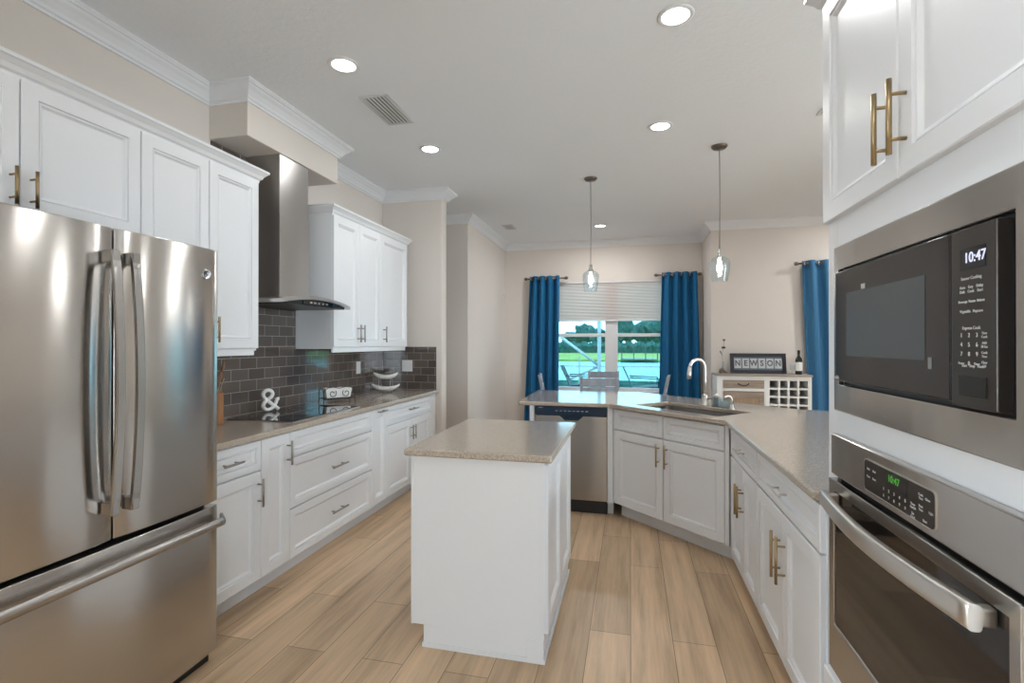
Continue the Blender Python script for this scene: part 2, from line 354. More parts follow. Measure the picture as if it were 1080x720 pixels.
# left uppers; door front X=-2.22
XFU = -2.24
def crown_cab(root, w, dep, z, ends=(0, 0), off=0):
    prof = [(0, -.012), (.010, -.012), (.012, .004), (.022, .012), (.030, .028), (.046, .046), (.052, .05), (.052, .064), (0, .064)]
    pth = []
    if ends[1]: pth.append((w, dep))
    pth += [(w, -.002), (0, -.002)]
    if ends[0]: pth.append((0, dep))
    MB().sweep(pth[::-1], [(-o, h) if False else (o, h) for o, h in prof], False, z).obj('crown_moulding', WHITE, root)
def upper_left(label, y0, y1, z0, z1, items, ends=(0, 0), rail=True, hm=BRASS):
    r = thing('wall_cabinet', label, 'cabinet', (XFU, y0, z0), 90, 'wall cabinets on the tiled wall'); w = y1 - y0
    MB().box(0, w, 0, .318, .0, z1 - z0).obj('carcass', WHITE, r)
    for k, a, c, hnd in items: front(r, k, a, c, .012, z1 - z0 - .004, hnd, hm)
    crown_cab(r, w, .318, z1 - z0, ends)
    if rail: MB().box(.0 if not ends[0] else .0, w - (.03 if ends[1] else 0), -.012, .004, -.028, .012).obj('light_rail', WHITE, r, bevel=.003)
    return r
ZT = 2.388
upper_left('white two-door wall cabinet with brass pulls above the refrigerator', .911, 1.855, 1.87, ZT, [('door', 0, .472, ('v', .44, .10, .14)), ('door', .472, .944, ('v', .505, .10, .14))], rail=False)
upper_left('tall white two-door wall cabinet between the refrigerator and the range hood', 1.855, 2.612, 1.345, ZT, [('door', 0, .387, ('v', .355, .12, .14)), ('door', .387, .757, ('v', .42, .12, .14))], ends=(0, 1))
upper_left('white two-door wall cabinet right beside the range hood', 3.405, 4.150, 1.345, ZT, [('door', 0, .372, ('v', .340, .125, .145)), ('door', .372, .745, ('v', .404, .125, .145))], ends=(1, 0), hm=PULLN)
upper_left('single-door white wall cabinet farthest from the hood, next to the stub wall', 4.150, 4.70, 1.345, ZT, [('door', 0, .548, ('v', .045, .125, .145))], ends=(0, 1), hm=PULLN)

# countertops
def slab(name, label, poly, hole=None, grp=None):
    bm = bmesh.new()
    def ring(pts, z): return [bm.verts.new((x, y, z)) for x, y in pts]
    def edges(vs): return [bm.edges.new((vs[i], vs[(i + 1) % len(vs)])) for i in range(len(vs))]
    loops = [poly] + ([hole] if hole else [])
    T = [ring(p, CT) for p in loops]; B = [ring(p, CU) for p in loops]
    et = sum([edges(v) for v in T], []); eb = sum([edges(v) for v in B], [])
    bmesh.ops.triangle_fill(bm, edges=et, use_beauty=True); bmesh.ops.triangle_fill(bm, edges=eb, use_beauty=True)
    for t, b_ in zip(T, B):
        for i in range(len(t)):
            j = (i + 1) % len(t); bm.faces.new((t[i], t[j], b_[j], b_[i]))
    bmesh.ops.recalc_face_normals(bm, faces=bm.faces)
    me = bpy.data.meshes.new(name); bm.to_mesh(me); bm.free(); me.materials.append(QUARTZ)
    o = bpy.data.objects.new(name, me); COL.objects.link(o)
    q = o.modifiers.new('bevel', 'BEVEL'); q.width = .009; q.segments = 4; q.limit_method = 'ANGLE'; q.angle_limit = R(35)
    return tag(o, label, 'countertop', grp)
slab('countertop', 'beige speckled quartz countertop along the tiled wall under the cooktop', [(XL + .01, 1.842), (-1.922, 1.842), (-1.922, 4.82), (XL + .01, 4.82)])
slab('countertop', 'beige speckled quartz top of the island', [(-1.010, 2.098), (-.325, 2.098), (-.325, 3.048), (-1.010, 3.048)])
U = Vector((.72, -.694)); N = Vector((.694, .72))     # along / behind the diagonal sink front
SC = Vector((.24, 3.705)) + N * .275                   # sink centre
hole = []
for cx, cy, a0 in ((.335, .155, 0), (-.335, .155, 90), (-.335, -.155, 180), (.335, -.155, 270)):
    for k in range(6):
        a = R(a0 + k * 18); p = SC + U * (cx + .035 * math.cos(a)) + N * (cy + .035 * math.sin(a)); hole.append((p.x, p.y))
slab('countertop', 'beige speckled quartz countertop wrapping the dishwasher, sink and oven side', [(-.905, 4.03), (-.165, 4.03), (.578, 3.335), (.578, 1.805), (1.52, 1.805), (1.52, 3.93), (1.19, 4.02), (.10, 5.06), (-.925, 5.06)], hole)

# island
r = thing('kitchen_island', 'white panelled kitchen island with beige quartz top in the middle of the floor', 'island', (-.985, 2.13, 0))
MB().box(0, .615, 0, .89, .10, CU).box(.06, .615, 0, .89, 0, .10).obj('carcass', WHITE, r, bevel=.002)
for y0, y1 in ((.03, .45), (.45, .87)):
    d = panel_door(y1 - y0, .74, fr=.06).obj('side_panel', WHITE, r, loc=(.615, y0, .115)); d.rotation_euler = (0, 0, R(90))
MB().box(.545, .62, -.006, 0, .0, .105).obj('corner_block', WHITE, r, bevel=.003)
MB().box(.60, .621, -.004, .0, .105, CU - .002).obj('corner_stile', WHITE, r, bevel=.001); MB().box(0, .012, -.004, 0, .10, CU - .002).obj('corner_stile', WHITE, r, bevel=.001)
MB().sweep([(.055, .03), (.055, -.005), (.625, -.005), (.625, .89)], [(0, 0), (-.0, .0), (.013, 0), (.013, .009), (.007, .018), (0, .02)], False, .001).obj('shoe_moulding', WHITE, r) if False else \
MB().sweep([(.625, .89), (.625, -.005), (.055, -.005), (.055, .03)], [(0, 0), (-.014, 0), (-.013, .012), (-.006, .02), (0, .021)] and [(0, 0), (.014, 0), (.013, .012), (.006, .02), (0, .021)], False, .001).obj('shoe_moulding', WHITE, r)

# sink base
A = Vector((-.135, 4.06)); Bp = Vector((.60, 3.353)); SW = (Bp - A).length; SA = math.degrees(math.atan2(Bp.y - A.y, Bp.x - A.x))
off = Vector((-(Bp - A).y, (Bp - A).x)).normalized() * .02
r = thing('sink_cabinet', 'white corner sink cabinet set at an angle, two drawer fronts over two doors', 'cabinet', (A.x + off.x, A.y + off.y, 0), SA)
carcass(r, SW, .60, CU, open_top=True)
h_ = .5 * SW
front(r, 'drawer', .012, h_ - .01, .706, .868); front(r, 'drawer', h_ - .01, SW - .03, .706, .868)
front(r, 'door', .012, h_ - .01, .115, .700, ('v', h_ - .045, .585, .165), BRASS); front(r, 'door', h_ - .01, SW - .03, .115, .700, ('v', h_ + .03, .585, .165), BRASS)
MB().box(SW - .028, SW, -.018, 0, .115, .87).obj('filler_strip', WHITE, r, bevel=.002); MB().box(.0, .011, -.018, 0, .115, .87).obj('filler_strip', WHITE, r, bevel=.002)

# right run, door front X=.60
def base_right(label, y1, y0, w_items, fill=0):
    r = thing('base_cabinet', label, 'cabinet', (.62, y1, 0), -90, 'base cabinets on the oven side'); w = y1 - y0
    MB().box(0, w, 0, .60, .085, CU).obj('carcass', WHITE, r); MB().box(0, w, .06, .60, 0, .085).obj('toe_kick', WHITE, r)
    for it in w_items: front(r, *it[:6], BRASS if it[0] == 'door' else CHROME)
    return r
base_right('white base cabinet next to the corner sink cabinet, one drawer over two doors', 3.335, 2.640, [('drawer', .045, .693, .705, .866, ('h', .37, .790, .15)), ('door', .045, .37, .09, .699, ('v', .34, .52, .17)), ('door', .37, .693, .09, .699, ('v', .40, .52, .17))])
base_right('white base cabinet next to the oven tower, one drawer over two doors', 2.640, 1.803, [('drawer', .004, .83, .705, .866, ('h', .42, .790, .17)), ('door', .004, .42, .09, .699, ('v', .385, .52, .19)), ('door', .42, .83, .09, .699, ('v', .455, .52, .19))])
# panel behind the peninsula cabinets and end panel
tag(MB().sweep([(-.76, 4.70), (.13, 4.70), (.32, 4.55), (1.1, 3.80), (1.26, 3.3), (1.26, 1.81)], [(-.02, 0), (.0, 0), (.0, CU - .001), (-.02, CU - .001)], False, 0).obj('back_panel', WHITE), 'white panel closing the back of the sink side cabinets below the countertop', 'panel')
tag(MB().box(-.815, -.775, 4.055, 4.70, 0, CU - .001).obj('end_panel', WHITE, bevel=.002), 'white end panel holding the countertop left of the dishwasher', 'panel')
tag(MB().box(-.180, -.136, 4.058, 4.64, .11, CU - .001).box(-.18, -.136, 4.14, 4.64, 0, .11).obj('filler_panel', WHITE, bevel=.001), 'narrow white filler panel between the dishwasher and the sink cabinet', 'panel')

# ------------------------------------------------------------ appliances
# refrigerator (local: front at y=0, x = world +Y)
FY0, FY1 = .925, 1.836; fw = FY1 - FY0; sp = 1.379 - FY0
r = thing('refrigerator', 'tall stainless steel french door refrigerator with freezer drawer, at the left edge', 'refrigerator', (-1.76, FY0, 0), 90)
MB().box(.006, fw - .006, .075, .79, .03, 1.78).obj('cabinet_body', GAP, r, bevel=.004)
MB().box(.02, fw - .02, .04, .12, .0, .045).obj('base_grille', BLACK, r)
def fdoor(x0, x1, z0, z1, nm):
    # slightly crowned door skin
    n_ = 14; rings = []
    prof = []
    for i in range(n_ + 1):
        t = i / n_; x = x0 + (x1 - x0) * t; y = .010 * (2 * t - 1) ** 4 + .004 * (2 * t - 1) ** 2; prof.append((x, y))
    prof += [(x1 - .001, .07), (x0 + .001, .07)]
    m = MB().loft([[(x, y, z) for x, y in prof] for z in (z0, z1)], sm=False)
    o = m.obj(nm, STEEL, r, bevel=.004, seg=3)
    for p in o.data.polygons: p.use_smooth = abs(p.normal.z) < .5
    return o
dl = fdoor(0, sp - .003, .700, 1.797, 'door'); dr = fdoor(sp + .003, fw, .700, 1.797, 'door'); fz = fdoor(0, fw, .048, .682, 'freezer_drawer')
def fhandle(x, parent, s):
    rings = []; n_ = 16; z0, z1 = .800, 1.712
    for i in range(n_ + 1):
        t = i / n_; z = z0 + (z1 - z0) * t; y = -.045 - .028 * math.sin(PI * t) ** .8; hw = .0155
        rings.append([(x - hw, y, z), (x + hw, y, z), (x + hw, y + .013, z), (x - hw, y + .013, z)])
    o = MB().loft(rings).obj('handle', STEEL2, parent, bevel=.003)
    for za, zb in ((z1 - .045, z1 - .001), (z0 + .001, z0 + .045)): MB().box(x - .0135, x + .0135, -.05, .002, za, zb).obj('handle_mount', STEEL2, o, bevel=.003)
fhandle(sp - .036, dl, 1); fhandle(sp + .034, dr, 1)
rings = []; n_ = 24
for i in range(n_ + 1):
    t = i / n_; x = .004 + (fw - .008) * t; e = min(t, 1 - t); y = -.058 + (.045 * (1 - e / .05) ** 2 if e < .05 else 0); 
    rings.append([(x, y + .017 * math.cos(a) * .8, .628 + .019 * math.sin(a)) for a in [2 * PI * k / 12 for k in range(12)]])
MB().loft(rings, sm=True).obj('handle', STEEL2, fz)
lg = MB().lathe([(.0, 0), (.021, 0), (.021, .002), (.0185, .003), (.0175, .0015), (0, .0015)], 24, cap0=False, cap1=False).obj('round_badge', mat('badge_silver', (.75, .78, .82), .2, 1), dr, loc=(1.763 - FY0, .001, 1.685)); lg.rotation_euler = (R(90), 0, 0)
mb = MB()
for sg in (1, -1):
    mb.tube([(sg * (.004 + .007 * math.cos(a)), .003 + 0 * a, sg * (.004 + .007 * math.sin(a))) for a in [R(q) for q in range(-60, 250, 25)]], .0016, 6)
g_ = mb.obj('monogram', BGLASS, dr, loc=(1.763 - FY0, -.004, 1.685))

# range hood
r = thing('range_hood', 'stainless steel chimney range hood with a curved canopy over the cooktop', 'range hood', (XL + .012, 3.045, 1.64), 90)
# local: x along wall, -y toward the room (world +X), wall at y=0
DY = -(2.57 - .012 - 2.292)
hw_ = .157
MB().box(-hw_, hw_, DY, -.001, .06, .62).obj('chimney', HOODST, r, bevel=.002)
MB().box(-hw_ + .004, hw_ - .004, DY + .005, -.001, .62, 1.026).obj('chimney_extension', HOODST, r, bevel=.002)
n_ = 24; rings = []; CW = .38
for i in range(n_ + 1):
    t = -1 + 2 * i / n_; x = CW * t; zt = .030 + .040 * (1 - t * t); fy = -.468
    rings.append([(x, -.001, zt - .024), (x, fy, zt - .024), (x, fy, zt), (x, -.001, zt)])
o = MB().loft(rings).obj('canopy', HOODST, r, bevel=.001)
rings = []
for i in range(n_ + 1):
    t = (-1 + 2 * i / n_) * .86; x = CW * t; zt = .030 + .040 * (1 - t * t) - .024
    rings.append([(x, -.002, .004), (x, -.448, .004), (x, -.452, zt - .0), (x, -.002, zt - .0)])
MB().loft(rings).obj('underbody', BLACK, r)
MB().box(-.17, .17, -.457, -.45, .012, .036).obj('control_panel', BGLASS, r)
for k in range(5): MB().box(-.1 + k * .045, -.08 + k * .045, -.460, -.457, .018, .030).obj('button', CHROME, r)
# cooktop
r = thing('cooktop', 'black glass electric cooktop set in the countertop under the hood', 'cooktop', (-2.235, 3.01, CT), 90)
MB().box(-.382, .382, -.246, .246, .0, .005).obj('steel_rim', CHROME, r, bevel=.002)
MB().box(-.376, .376, -.240, .240, .004, .0075).obj('glass_surface', BGLASS, r, bevel=.001)
RING = mat('burner_print', (.09, .09, .095), .3)
for x, y, q in ((-.2, .1, .085), (-.2, -.11, .105), (.2, .1, .105), (.2, -.11, .075), (0, .0, .09)):
    MB().lathe([(q, .0074), (q, .0079), (q - .003, .0079), (q - .003, .0074)], 40, (x, y), False, False).obj('burner_ring', RING, r)

# dishwasher
r = thing('dishwasher', 'stainless steel dishwasher with dark control strip under the peninsula', 'dishwasher', (-.768, 4.06, 0))
w = .585
MB().box(.004, w - .004, .02, .57, .10, .87).obj('body', GAP, r)
MB().box(0, w, .055, .3, .0, .10).obj('toe_panel', BLACK, r)
# door skin with a pocket notch in its top edge
poly = [(0, .12), (w, .12), (w, .797), (.395, .797), (.355, .762), (.245, .762), (.205, .797), (0, .797)]
m = MB(); nn = len(poly); m.add([(x, -.012, z) for x, z in poly] + [(x, .02, z) for x, z in poly], [tuple(range(nn)), tuple(range(nn, 2 * nn))[::-1]] + [(i, (i + 1) % nn, nn + (i + 1) % nn, nn + i) for i in range(nn)])
m.obj('door', STEEL2, r, bevel=.003)
MB().box(0, w, -.010, .02, .803, .872).box(.2, .4, .008, .02, .76, .803).obj('control_strip', mat('dishwasher_panel', (.01, .03, .06), .1), r, bevel=.002)
for i in range(8): MB().box(.17 + i * .035, .19 + i * .035, -.0115, -.0098, .835, .839).obj('control_mark', PRINT, r)
MB().box(.03, .065, -.0115, -.0098, .858, .862).obj('status_mark', PRINT, r)

# oven tower
TY1, TY0 = 1.79, .845; tw = TY1 - TY0
r = thing('oven_tower_cabinet', 'tall white cabinet tower holding the wall oven and microwave on the right', 'cabinet', (.62, TY1, 0), -90)
xa, xb = .09, .86     # appliance opening in x
MB().box(0, xa - .02, 0, .02, .10, 2.47).box(xb + .012, tw, 0, .02, .10, 2.47).box(xa - .02, xb + .012, 0, .02, 1.68, 2.47).box(xa - .02, xb + .012, 0, .02, 1.115, 1.19).box(xa - .02, xb + .012, 0, .02, .10, .41) \
    .box(0, .018, .02, .62, .0, 2.47).box(tw - .018, tw, .02, .62, 0, 2.47).box(.018, tw - .018, .60, .62, .1, 2.47).box(.018, tw - .018, .02, .6, 2.45, 2.47).box(.018, tw - .018, .02, .6, 1.70, 1.718) \
    .box(.018, tw - .018, .02, .6, 1.125, 1.143).box(.018, tw - .018, .02, .6, .36, .378).obj('carcass', WHITE, r, bevel=.001)
MB().box(0.018, tw - .018, .07, .10, 0, .10).obj('toe_kick', WHITE, r)
front(r, 'door', .008, .47, 1.768, 2.466, ('v', .435, 1.900, .17), BRASS); front(r, 'door', .47, tw - .008, 1.768, 2.466, ('v', .506, 1.900, .17), BRASS)
front(r, 'drawer', .008, tw - .008, .115, .37, ('h', .47, .25, .17), BRASS)
crown_cab(r, tw, .60, 2.47, (1, 1))

# microwave (front x local from TY1)
r = thing('microwave', 'built-in stainless steel and black microwave in the oven tower', 'microwave', (.62, TY1, 1.19), -90)
X = lambda y: TY1 - y
tr0, tr1 = X(1.703), X(.935); ox0, ox1 = X(1.672), X(.968); z0, z1 = .078, .418
m = MB()
zz0, zz1 = -.002, .490
def frame(mb, x0, x1, za, zb, a0, a1, c0, c1, yf, yb):
    P = [(x0, za), (x1, za), (x1, zb), (x0, zb)]; Q = [(a0, c0), (a1, c0), (a1, c1), (a0, c1)]
    rings = [[(x, yb, z) for x, z in P], [(x, yf, z) for x, z in P], [(x, yf, z) for x, z in Q], [(x, yb, z) for x, z in Q]]
    rings.append(rings[0]); return mb.loft(rings, False, False)
frame(m, tr0, tr1, zz0, zz1, ox0, ox1, z0, z1, -.016, -.001)
m.obj('trim_frame', STEEL, r, bevel=.003, seg=3)
MB().box(ox0 - .005, ox1 + .005, .02, .42, z0 - .005, z1 + .005).obj('body', GAP, r)
MB().box(ox0, ox1, .0, .02, z0, z1).obj('recess_frame', BLACK, r)
xd1 = X(1.117); xp1 = X(.993)
md = MB().box(ox0 + .006, xd1, -.026, .0, z0 + .012, z1 - .008).obj('door', MWGLASS, r, bevel=.004, seg=3)
MB().box(X(1.585), X(1.20), -.0268, -.0255, 1.355 - 1.19, 1.532 - 1.19).obj('door_window', MWWIN, md)
MB().box(X(1.492), X(1.470), -.0275, -.026, .343, .357).obj('round_badge', CHROME, md, bevel=.004)
MB().box(X(1.188), X(1.176), -.0275, -.026, .148, .172).obj('door_mark', mat('dim_print', (.2, .2, .2), .4), md)
text_mesh('lettering', 'profile', .016, PRINT, md, FRONT(X(1.655), -.0275, .100))
mp_ = MB().box(xd1 + .003, xp1, -.026, .0, z0 + .006, z1 - .008).obj('control_panel', mat('bronze_panel', (.055, .047, .042), .28, .5), r, bevel=.003, seg=3)
MB().box(X(1.086), X(1.018), -.0270, -.0258, .334, .372).obj('display', BGLASS, mp_)
text_mesh('clock_digits', '10:47', .026, LEDW, mp_, FRONT(X(1.045), -.0275, .354), bold=.0002)
MB().box(X(1.09), X(1.016), -.0262 - .002, -.0258, .105, .142).obj('door_button', mat('button_black', (.02, .02, .02), .25, .3), mp_, bevel=.002)
rows = [('Sensor Cooking', .318, .0085, 1), ('Auto    Easy    Delay', .302, .0075, 0), ('Defr.   Cook    Start', .294, .0075, 0), ('Beverage  Potato  Reheat', .276, .0068, 0), ('Vegetable   Popcorn', .258, .0075, 0), ('Express Cook', .228, .0085, 1)]
for s_, z, sz, b_ in rows: text_mesh('lettering', s_, sz, PRINT, mp_, FRONT(X(1.056), -.0268, z))
for i in range(4):
    for j in range(3):
        k = i * 3 + j + 1; s_ = str(k) if k < 10 else {10: 'Power', 11: '0', 12: 'Timer'}[k]
        text_mesh('lettering', s_, .011 if k < 10 or k == 11 else .0065, PRINT, mp_, FRONT(X(1.083 - .021 * j), -.0268, .215 - .017 * i))
    text_mesh('lettering', ('Time\nCook', 'Add\n30 Sec', 'Cook\nTime', 'Clear\nOff')[i], .0065, PRINT, mp_, FRONT(X(1.022), -.0268, .215 - .017 * i))
text_mesh('lettering', 'Start   Stop   Pause', .0078, PRINT, mp_, FRONT(X(1.052), -.0268, .160))

# wall oven
r = thing('oven', 'stainless steel wall oven with bowed handle below the microwave', 'oven', (.62, TY1, .405), -90)
o0, o1 = X(1.705), X(.935)
MB().box(o0 + .01, o1 - .01, .0, .56, .0, .71).obj('body', GAP, r)
cp = MB().box(o0, o1, -.024, -.001, .590, .712).obj('control_fascia', STEEL, r, bevel=.004, seg=3)
# recessed control glass with rounded corners
def rrect(x0, x1, z0, z1, q, y):
    P = []
    for cx, cz, a in ((x1 - q, z1 - q, 0), (x0 + q, z1 - q, 90), (x0 + q, z0 + q, 180), (x1 - q, z0 + q, 270)):
        for k in range(5): P.append((cx + q * math.cos(R(a + k * 22.5)), y, cz + q * math.sin(R(a + k * 22.5))))
    return P
gx0, gx1 = X(1.478), X(1.165)
MB().loft([rrect(gx0, gx1, .606, .688, .012, -.022), rrect(gx0, gx1, .606, .688, .012, -.0265), rrect(gx0 + .003, gx1 - .003, .609, .685, .010, -.0265)]).obj('control_bezel', CHROME, cp)
cg = MB().loft([rrect(gx0 + .003, gx1 - .003, .609, .685, .010, -.0262), rrect(gx0 + .003, gx1 - .003, .609, .685, .010, -.0272)]).obj('control_glass', mat('oven_panel_glass', (.035, .03, .025), .12, .4), cp)
MB().box(X(1.375), X(1.27), -.0278, -.0270, .648, .682).obj('display', BGLASS, cp)
text_mesh('clock_digits', '10:47', .024, LEDG, cp, FRONT(X(1.325), -.0282, .667))
for i, z in enumerate((.636, .620)):
    for j in range(5): text_mesh('lettering', '1234567890'[i * 5 + j], .010, PRINT, cp, FRONT(X(1.372 - .024 * j), -.0276, z))
for s_, y_, z in (('Bake', 1.45, .664), ('Broil', 1.42, .664), ('Conv.', 1.45, .645), ('Roast', 1.42, .645), ('Timer\nOn/Off', 1.245, .635), ('Set\nClock', 1.245, .615), ('Cook\nTime', 1.215, .664), ('Start\nTime', 1.215, .640), ('Clean', 1.190, .664), ('Light', 1.178, .640), ('Start', 1.20, .617)):
    text_mesh('lettering', s_, .0075, PRINT, cp, FRONT(X(y_), -.0276, z))
dm = MB(); frame(dm, o0, o1, .004, .578, X(1.672), X(.962), .150, .545, -.030, -.002)
dd = dm.obj('door', STEEL2, r, bevel=.005, seg=3)
MB().box(X(1.674), X(.960), -.026, -.004, .148, .547).obj('door_glass', OVGLASS, dd)
for k in range(3): MB().box(X(1.64), X(.99), -.003 + .06 * 0, -.002, .25 + k * .08, .253 + k * .08).obj('rack_line', CHROME, dd)
rings = []; n_ = 28; ha, hb = X(1.655), X(.985)
for i in range(n_ + 1):
    t = i / n_; x = ha + (hb - ha) * t; y = -.062 - .030 * math.sin(PI * t); 
    rings.append([(x, y + .011 * math.copysign(abs(math.cos(a)) ** .5, math.cos(a)), .528 + .023 * math.copysign(abs(math.sin(a)) ** .5, math.sin(a))) for a in [2 * PI * k / 24 for k in range(24)]])
hd = MB().loft(rings, sm=True).obj('handle', CHROME, dd)
for x in (ha + .014, hb - .014): MB().box(x - .012, x + .012, -.066, -.028, .512, .544).obj('handle_mount', CHROME, hd, bevel=.004)

# sink, faucet, soap items
r = thing('kitchen_sink', 'stainless steel undermount sink in the angled countertop', 'sink', (SC.x, SC.y, CU), math.degrees(math.atan2(U.y, U.x)))
def rr(hx, hy, q, z):
    P = []
    for cx, cy, a in ((hx - q, hy - q, 0), (-hx + q, hy - q, 90), (-hx + q, -hy + q, 180), (hx - q, -hy + q, 270)):
        for k in range(6): P.append((cx + q * math.cos(R(a + k * 18)), cy + q * math.sin(R(a + k * 18)), z))
    return P
MB().loft([rr(.39, .21, .04, -.002), rr(.365, .185, .04, -.002), rr(.36, .18, .04, -.16), rr(.33, .15, .05, -.185)], False, True).obj('basin', STEEL2, r, solid=.002)
MB().lathe([(.045, -.186), (.045, -.18), (.03, -.18), (.028, -.184)], 20, (0, 0)).obj('drain', CHROME, r)
fb = Vector((.560, 4.085))
fd = Vector((-.86, -.5)).normalized()
r = thing('faucet', 'brushed nickel gooseneck faucet behind the sink', 'faucet', (fb.x, fb.y, CT))
MB().lathe([(.028, 0), (.028, .006), (.022, .012), (.020, .075), (.016, .085)], 20).obj('base', CHROME, r)
pts = [(0, 0, .08), (0, 0, .20), (0, 0, .29)]; rad = .068
for k in range(1, 11):
    a = PI * k / 10 * .97; pts.append((fd.x * rad * (1 - math.cos(a)), fd.y * rad * (1 - math.cos(a)), .29 + rad * math.sin(a)))
MB().tube(pts, .0125, 14).obj('gooseneck', CHROME, r)
ex, ey, ez = pts[-1]
MB().tube([(ex, ey, ez + .004), (ex + fd.x * .006, ey + fd.y * .006, ez - .05), (ex + fd.x * .008, ey + fd.y * .008, ez - .085)], [.014, .017, .016], 14).obj('spray_head', CHROME, r)
MB().tube([(.012, -.006, .055), (.045, -.025, .062), (.085, -.045, .098)], [.009, .007, .006], 10).obj('lever', CHROME, r)
r = thing('soap_dispenser', 'brushed nickel soap pump beside the faucet', 'soap dispenser', (.712, 3.86, CT))
MB().lathe([(.02, 0), (.02, .008), (.013, .014), (.011, .04)], 16).obj('base', CHROME, r)
pts = [(0, 0, .035), (0, 0, .07)] + [(-.03 * (1 - math.cos(a)), -.015 * (1 - math.cos(a)), .07 + .032 * math.sin(a)) for a in [R(q) for q in range(20, 150, 20)]]
MB().tube(pts, .006, 10).obj('spout', CHROME, r)
r = thing('sponge_caddy', 'clear acrylic sponge caddy standing between the faucet and soap pump', 'caddy', (.672, 4.0, CT))
Mx = Matrix.Rotation(math.atan2(U.y, U.x), 4, 'Z')
m = MB(); 
for x0, x1, y0, y1, z0, z1 in ((-.075, .075, -.03, -.027, 0, .065), (-.075, .075, .027, .03, 0, .065), (-.075, -.072, -.027, .027, 0, .065), (.072, .075, -.027, .027, 0, .065), (-.072, .072, -.027, .027, 0, .003)): m.box(x0, x1, y0, y1, z0, z1, Mx)
m.obj('box_walls', SGLASS, r)
MB().box(-.065, -.02, -.02, .02, .004, .075, Mx).obj('scrub_sponge', mat('grey_scrubber', (.3, .3, .29), .9), r, bevel=.006)

# ------------------------------------------------------------ ceiling fittings
def can(x, y, label):
    r = thing('recessed_light', label, 'ceiling light', (x, y, ZC), 0, 'recessed ceiling lights')
    MB().lathe([(.064, -.002), (.066, -.006), (.083, -.006), (.087, -.001), (.087, 0)], 36, cap0=False, cap1=False).obj('trim_ring', TRIMW, r)
    MB().lathe([(.0, -.0035), (.065, -.0035), (.065, -.0015), (0, -.0015)], 36, cap0=False, cap1=False).obj('lens', CANGLOW, r)
    L = bpy.data.lights.new('lamp', 'AREA'); L.shape = 'DISK'; L.size = .13; L.energy = CAN_POWER * ((3.6 if y > 5 else 3.0) if x > 2.7 else 3.2 if y > 6 else .8 if x > -.9 else .45); L.color = (1, .995, .985)
    q = bpy.data.objects.new('lamp', L); COL.objects.link(q); q.parent = r; q.location = (0, 0, -.012)
for x, y, s in ((-1.588, 2.53, 'round recessed ceiling light nearest the refrigerator, left of the vent'), (-1.588, 3.79, 'round recessed ceiling light in front of the hood, beyond the slotted vent'),
                (.214, 3.78, 'round recessed ceiling light between the two pendants, nearer the camera'), (.214, 2.52, 'round recessed ceiling light at the top edge, nearest the oven tower'),
                (-.396, 6.81, 'small round recessed ceiling light over the dining table'),
                (-1.588, .6, 'recessed ceiling light behind the camera on the left'), (.214, .6, 'recessed ceiling light behind the camera over the aisle'),
                (-1.0, -1.8, 'recessed fill light added out of view by the added rear window, left side'), (1.6, -1.8, 'recessed fill light added out of view by the added rear window, right side'),  # rear pair added out of view as fill light
                (2.6, 1.2, 'recessed ceiling light over the room behind the oven tower'), (2.8, 4.6, 'unseen recessed light added to brighten the dining side, beyond the countertop'), (3.0, 6.1, 'unseen recessed light added to brighten the dining wall, by the glass door')):  # last two are hidden by the tower, added to brighten the dining side
    can(x, y, s)
def pendant(x, y, label, s=1, tint=None):
    r = thing('pendant_light', label, 'pendant light', (x, y, 1.885), 0, 'glass pendants over the peninsula')
    top = ZC - 1.885
    MB().lathe([(.062, top), (.062, top - .008), (.05, top - .022), (.008, top - .026)], 28, cap0=False).obj('ceiling_canopy', mat('bronze_nickel', (.2, .17, .15), .3, 1), r)
    MB().tube([(0, 0, top - .02), (.003, 0, (top + .25) / 2), (0, 0, .255)], .0032, 8).obj('cord', mat('grey_cord', (.16, .15, .14), .5), r)
    MB().lathe([(.006, .262), (.014, .258), (.015, .215), (.018, .21), (.018, .188)], 18).obj('socket', CHROME, r)
    gp = [(.017, .222), (.020, .215), (.020, .205), (.040, .196), (.068, .178), (.078, .158), (.079, .145), (.074, .10), (.066, .05), (.060, .012), (.059, .0)]
    MB().lathe(gp, 32, cap0=False, cap1=False).obj('glass_shade', SGLASS, r)
    MB().lathe([(.009, .190), (.011, .17), (.017, .14), (.020, .11), (.017, .085), (.009, .072), (.001, .070)], 16).obj('bulb', BULB, r)
pendant(-.371, 4.825, 'clear glass pendant light hanging in front of the dining window')
pendant(.698, 4.273, 'clear glass pendant light hanging over the sink against the beige wall')
def vent(x0, x1, y0, y1, n_, label, along='y'):
    r = thing('ceiling_vent', label, 'vent', ((x0 + x1) / 2, (y0 + y1) / 2, ZC)); a, b_ = (x1 - x0) / 2, (y1 - y0) / 2
    m = MB(); frame_ = .022
    for bx in ((-a, a, -b_, -b_ + frame_), (-a, a, b_ - frame_, b_), (-a, -a + frame_, -b_ + frame_, b_ - frame_), (a - frame_, a, -b_ + frame_, b_ - frame_)): m.box(*bx, -.008, -.001)
    m.obj('frame', VENTW, r, bevel=.002)
    MB().box(-a + frame_, a - frame_, -b_ + frame_, b_ - frame_, -.003, -.001).obj('backing', GAP, r)
    for i in range(n_):
        x = -a + frame_ + (2 * a - 2 * frame_) * (i + .5) / n_; wd = (2 * a - 2 * frame_) / n_ * .27
        MB().box(x - wd, x + wd, -b_ + frame_, b_ - frame_, -.008, -.003).obj('slat', VENTW, r)
vent(-1.705, -1.505, 2.88, 3.30, 6, 'rectangular slotted air vent in the ceiling beside the hood')
vent(-1.68, -1.53, 6.45, 6.72, 5, 'small air vent in the ceiling over the dining room')
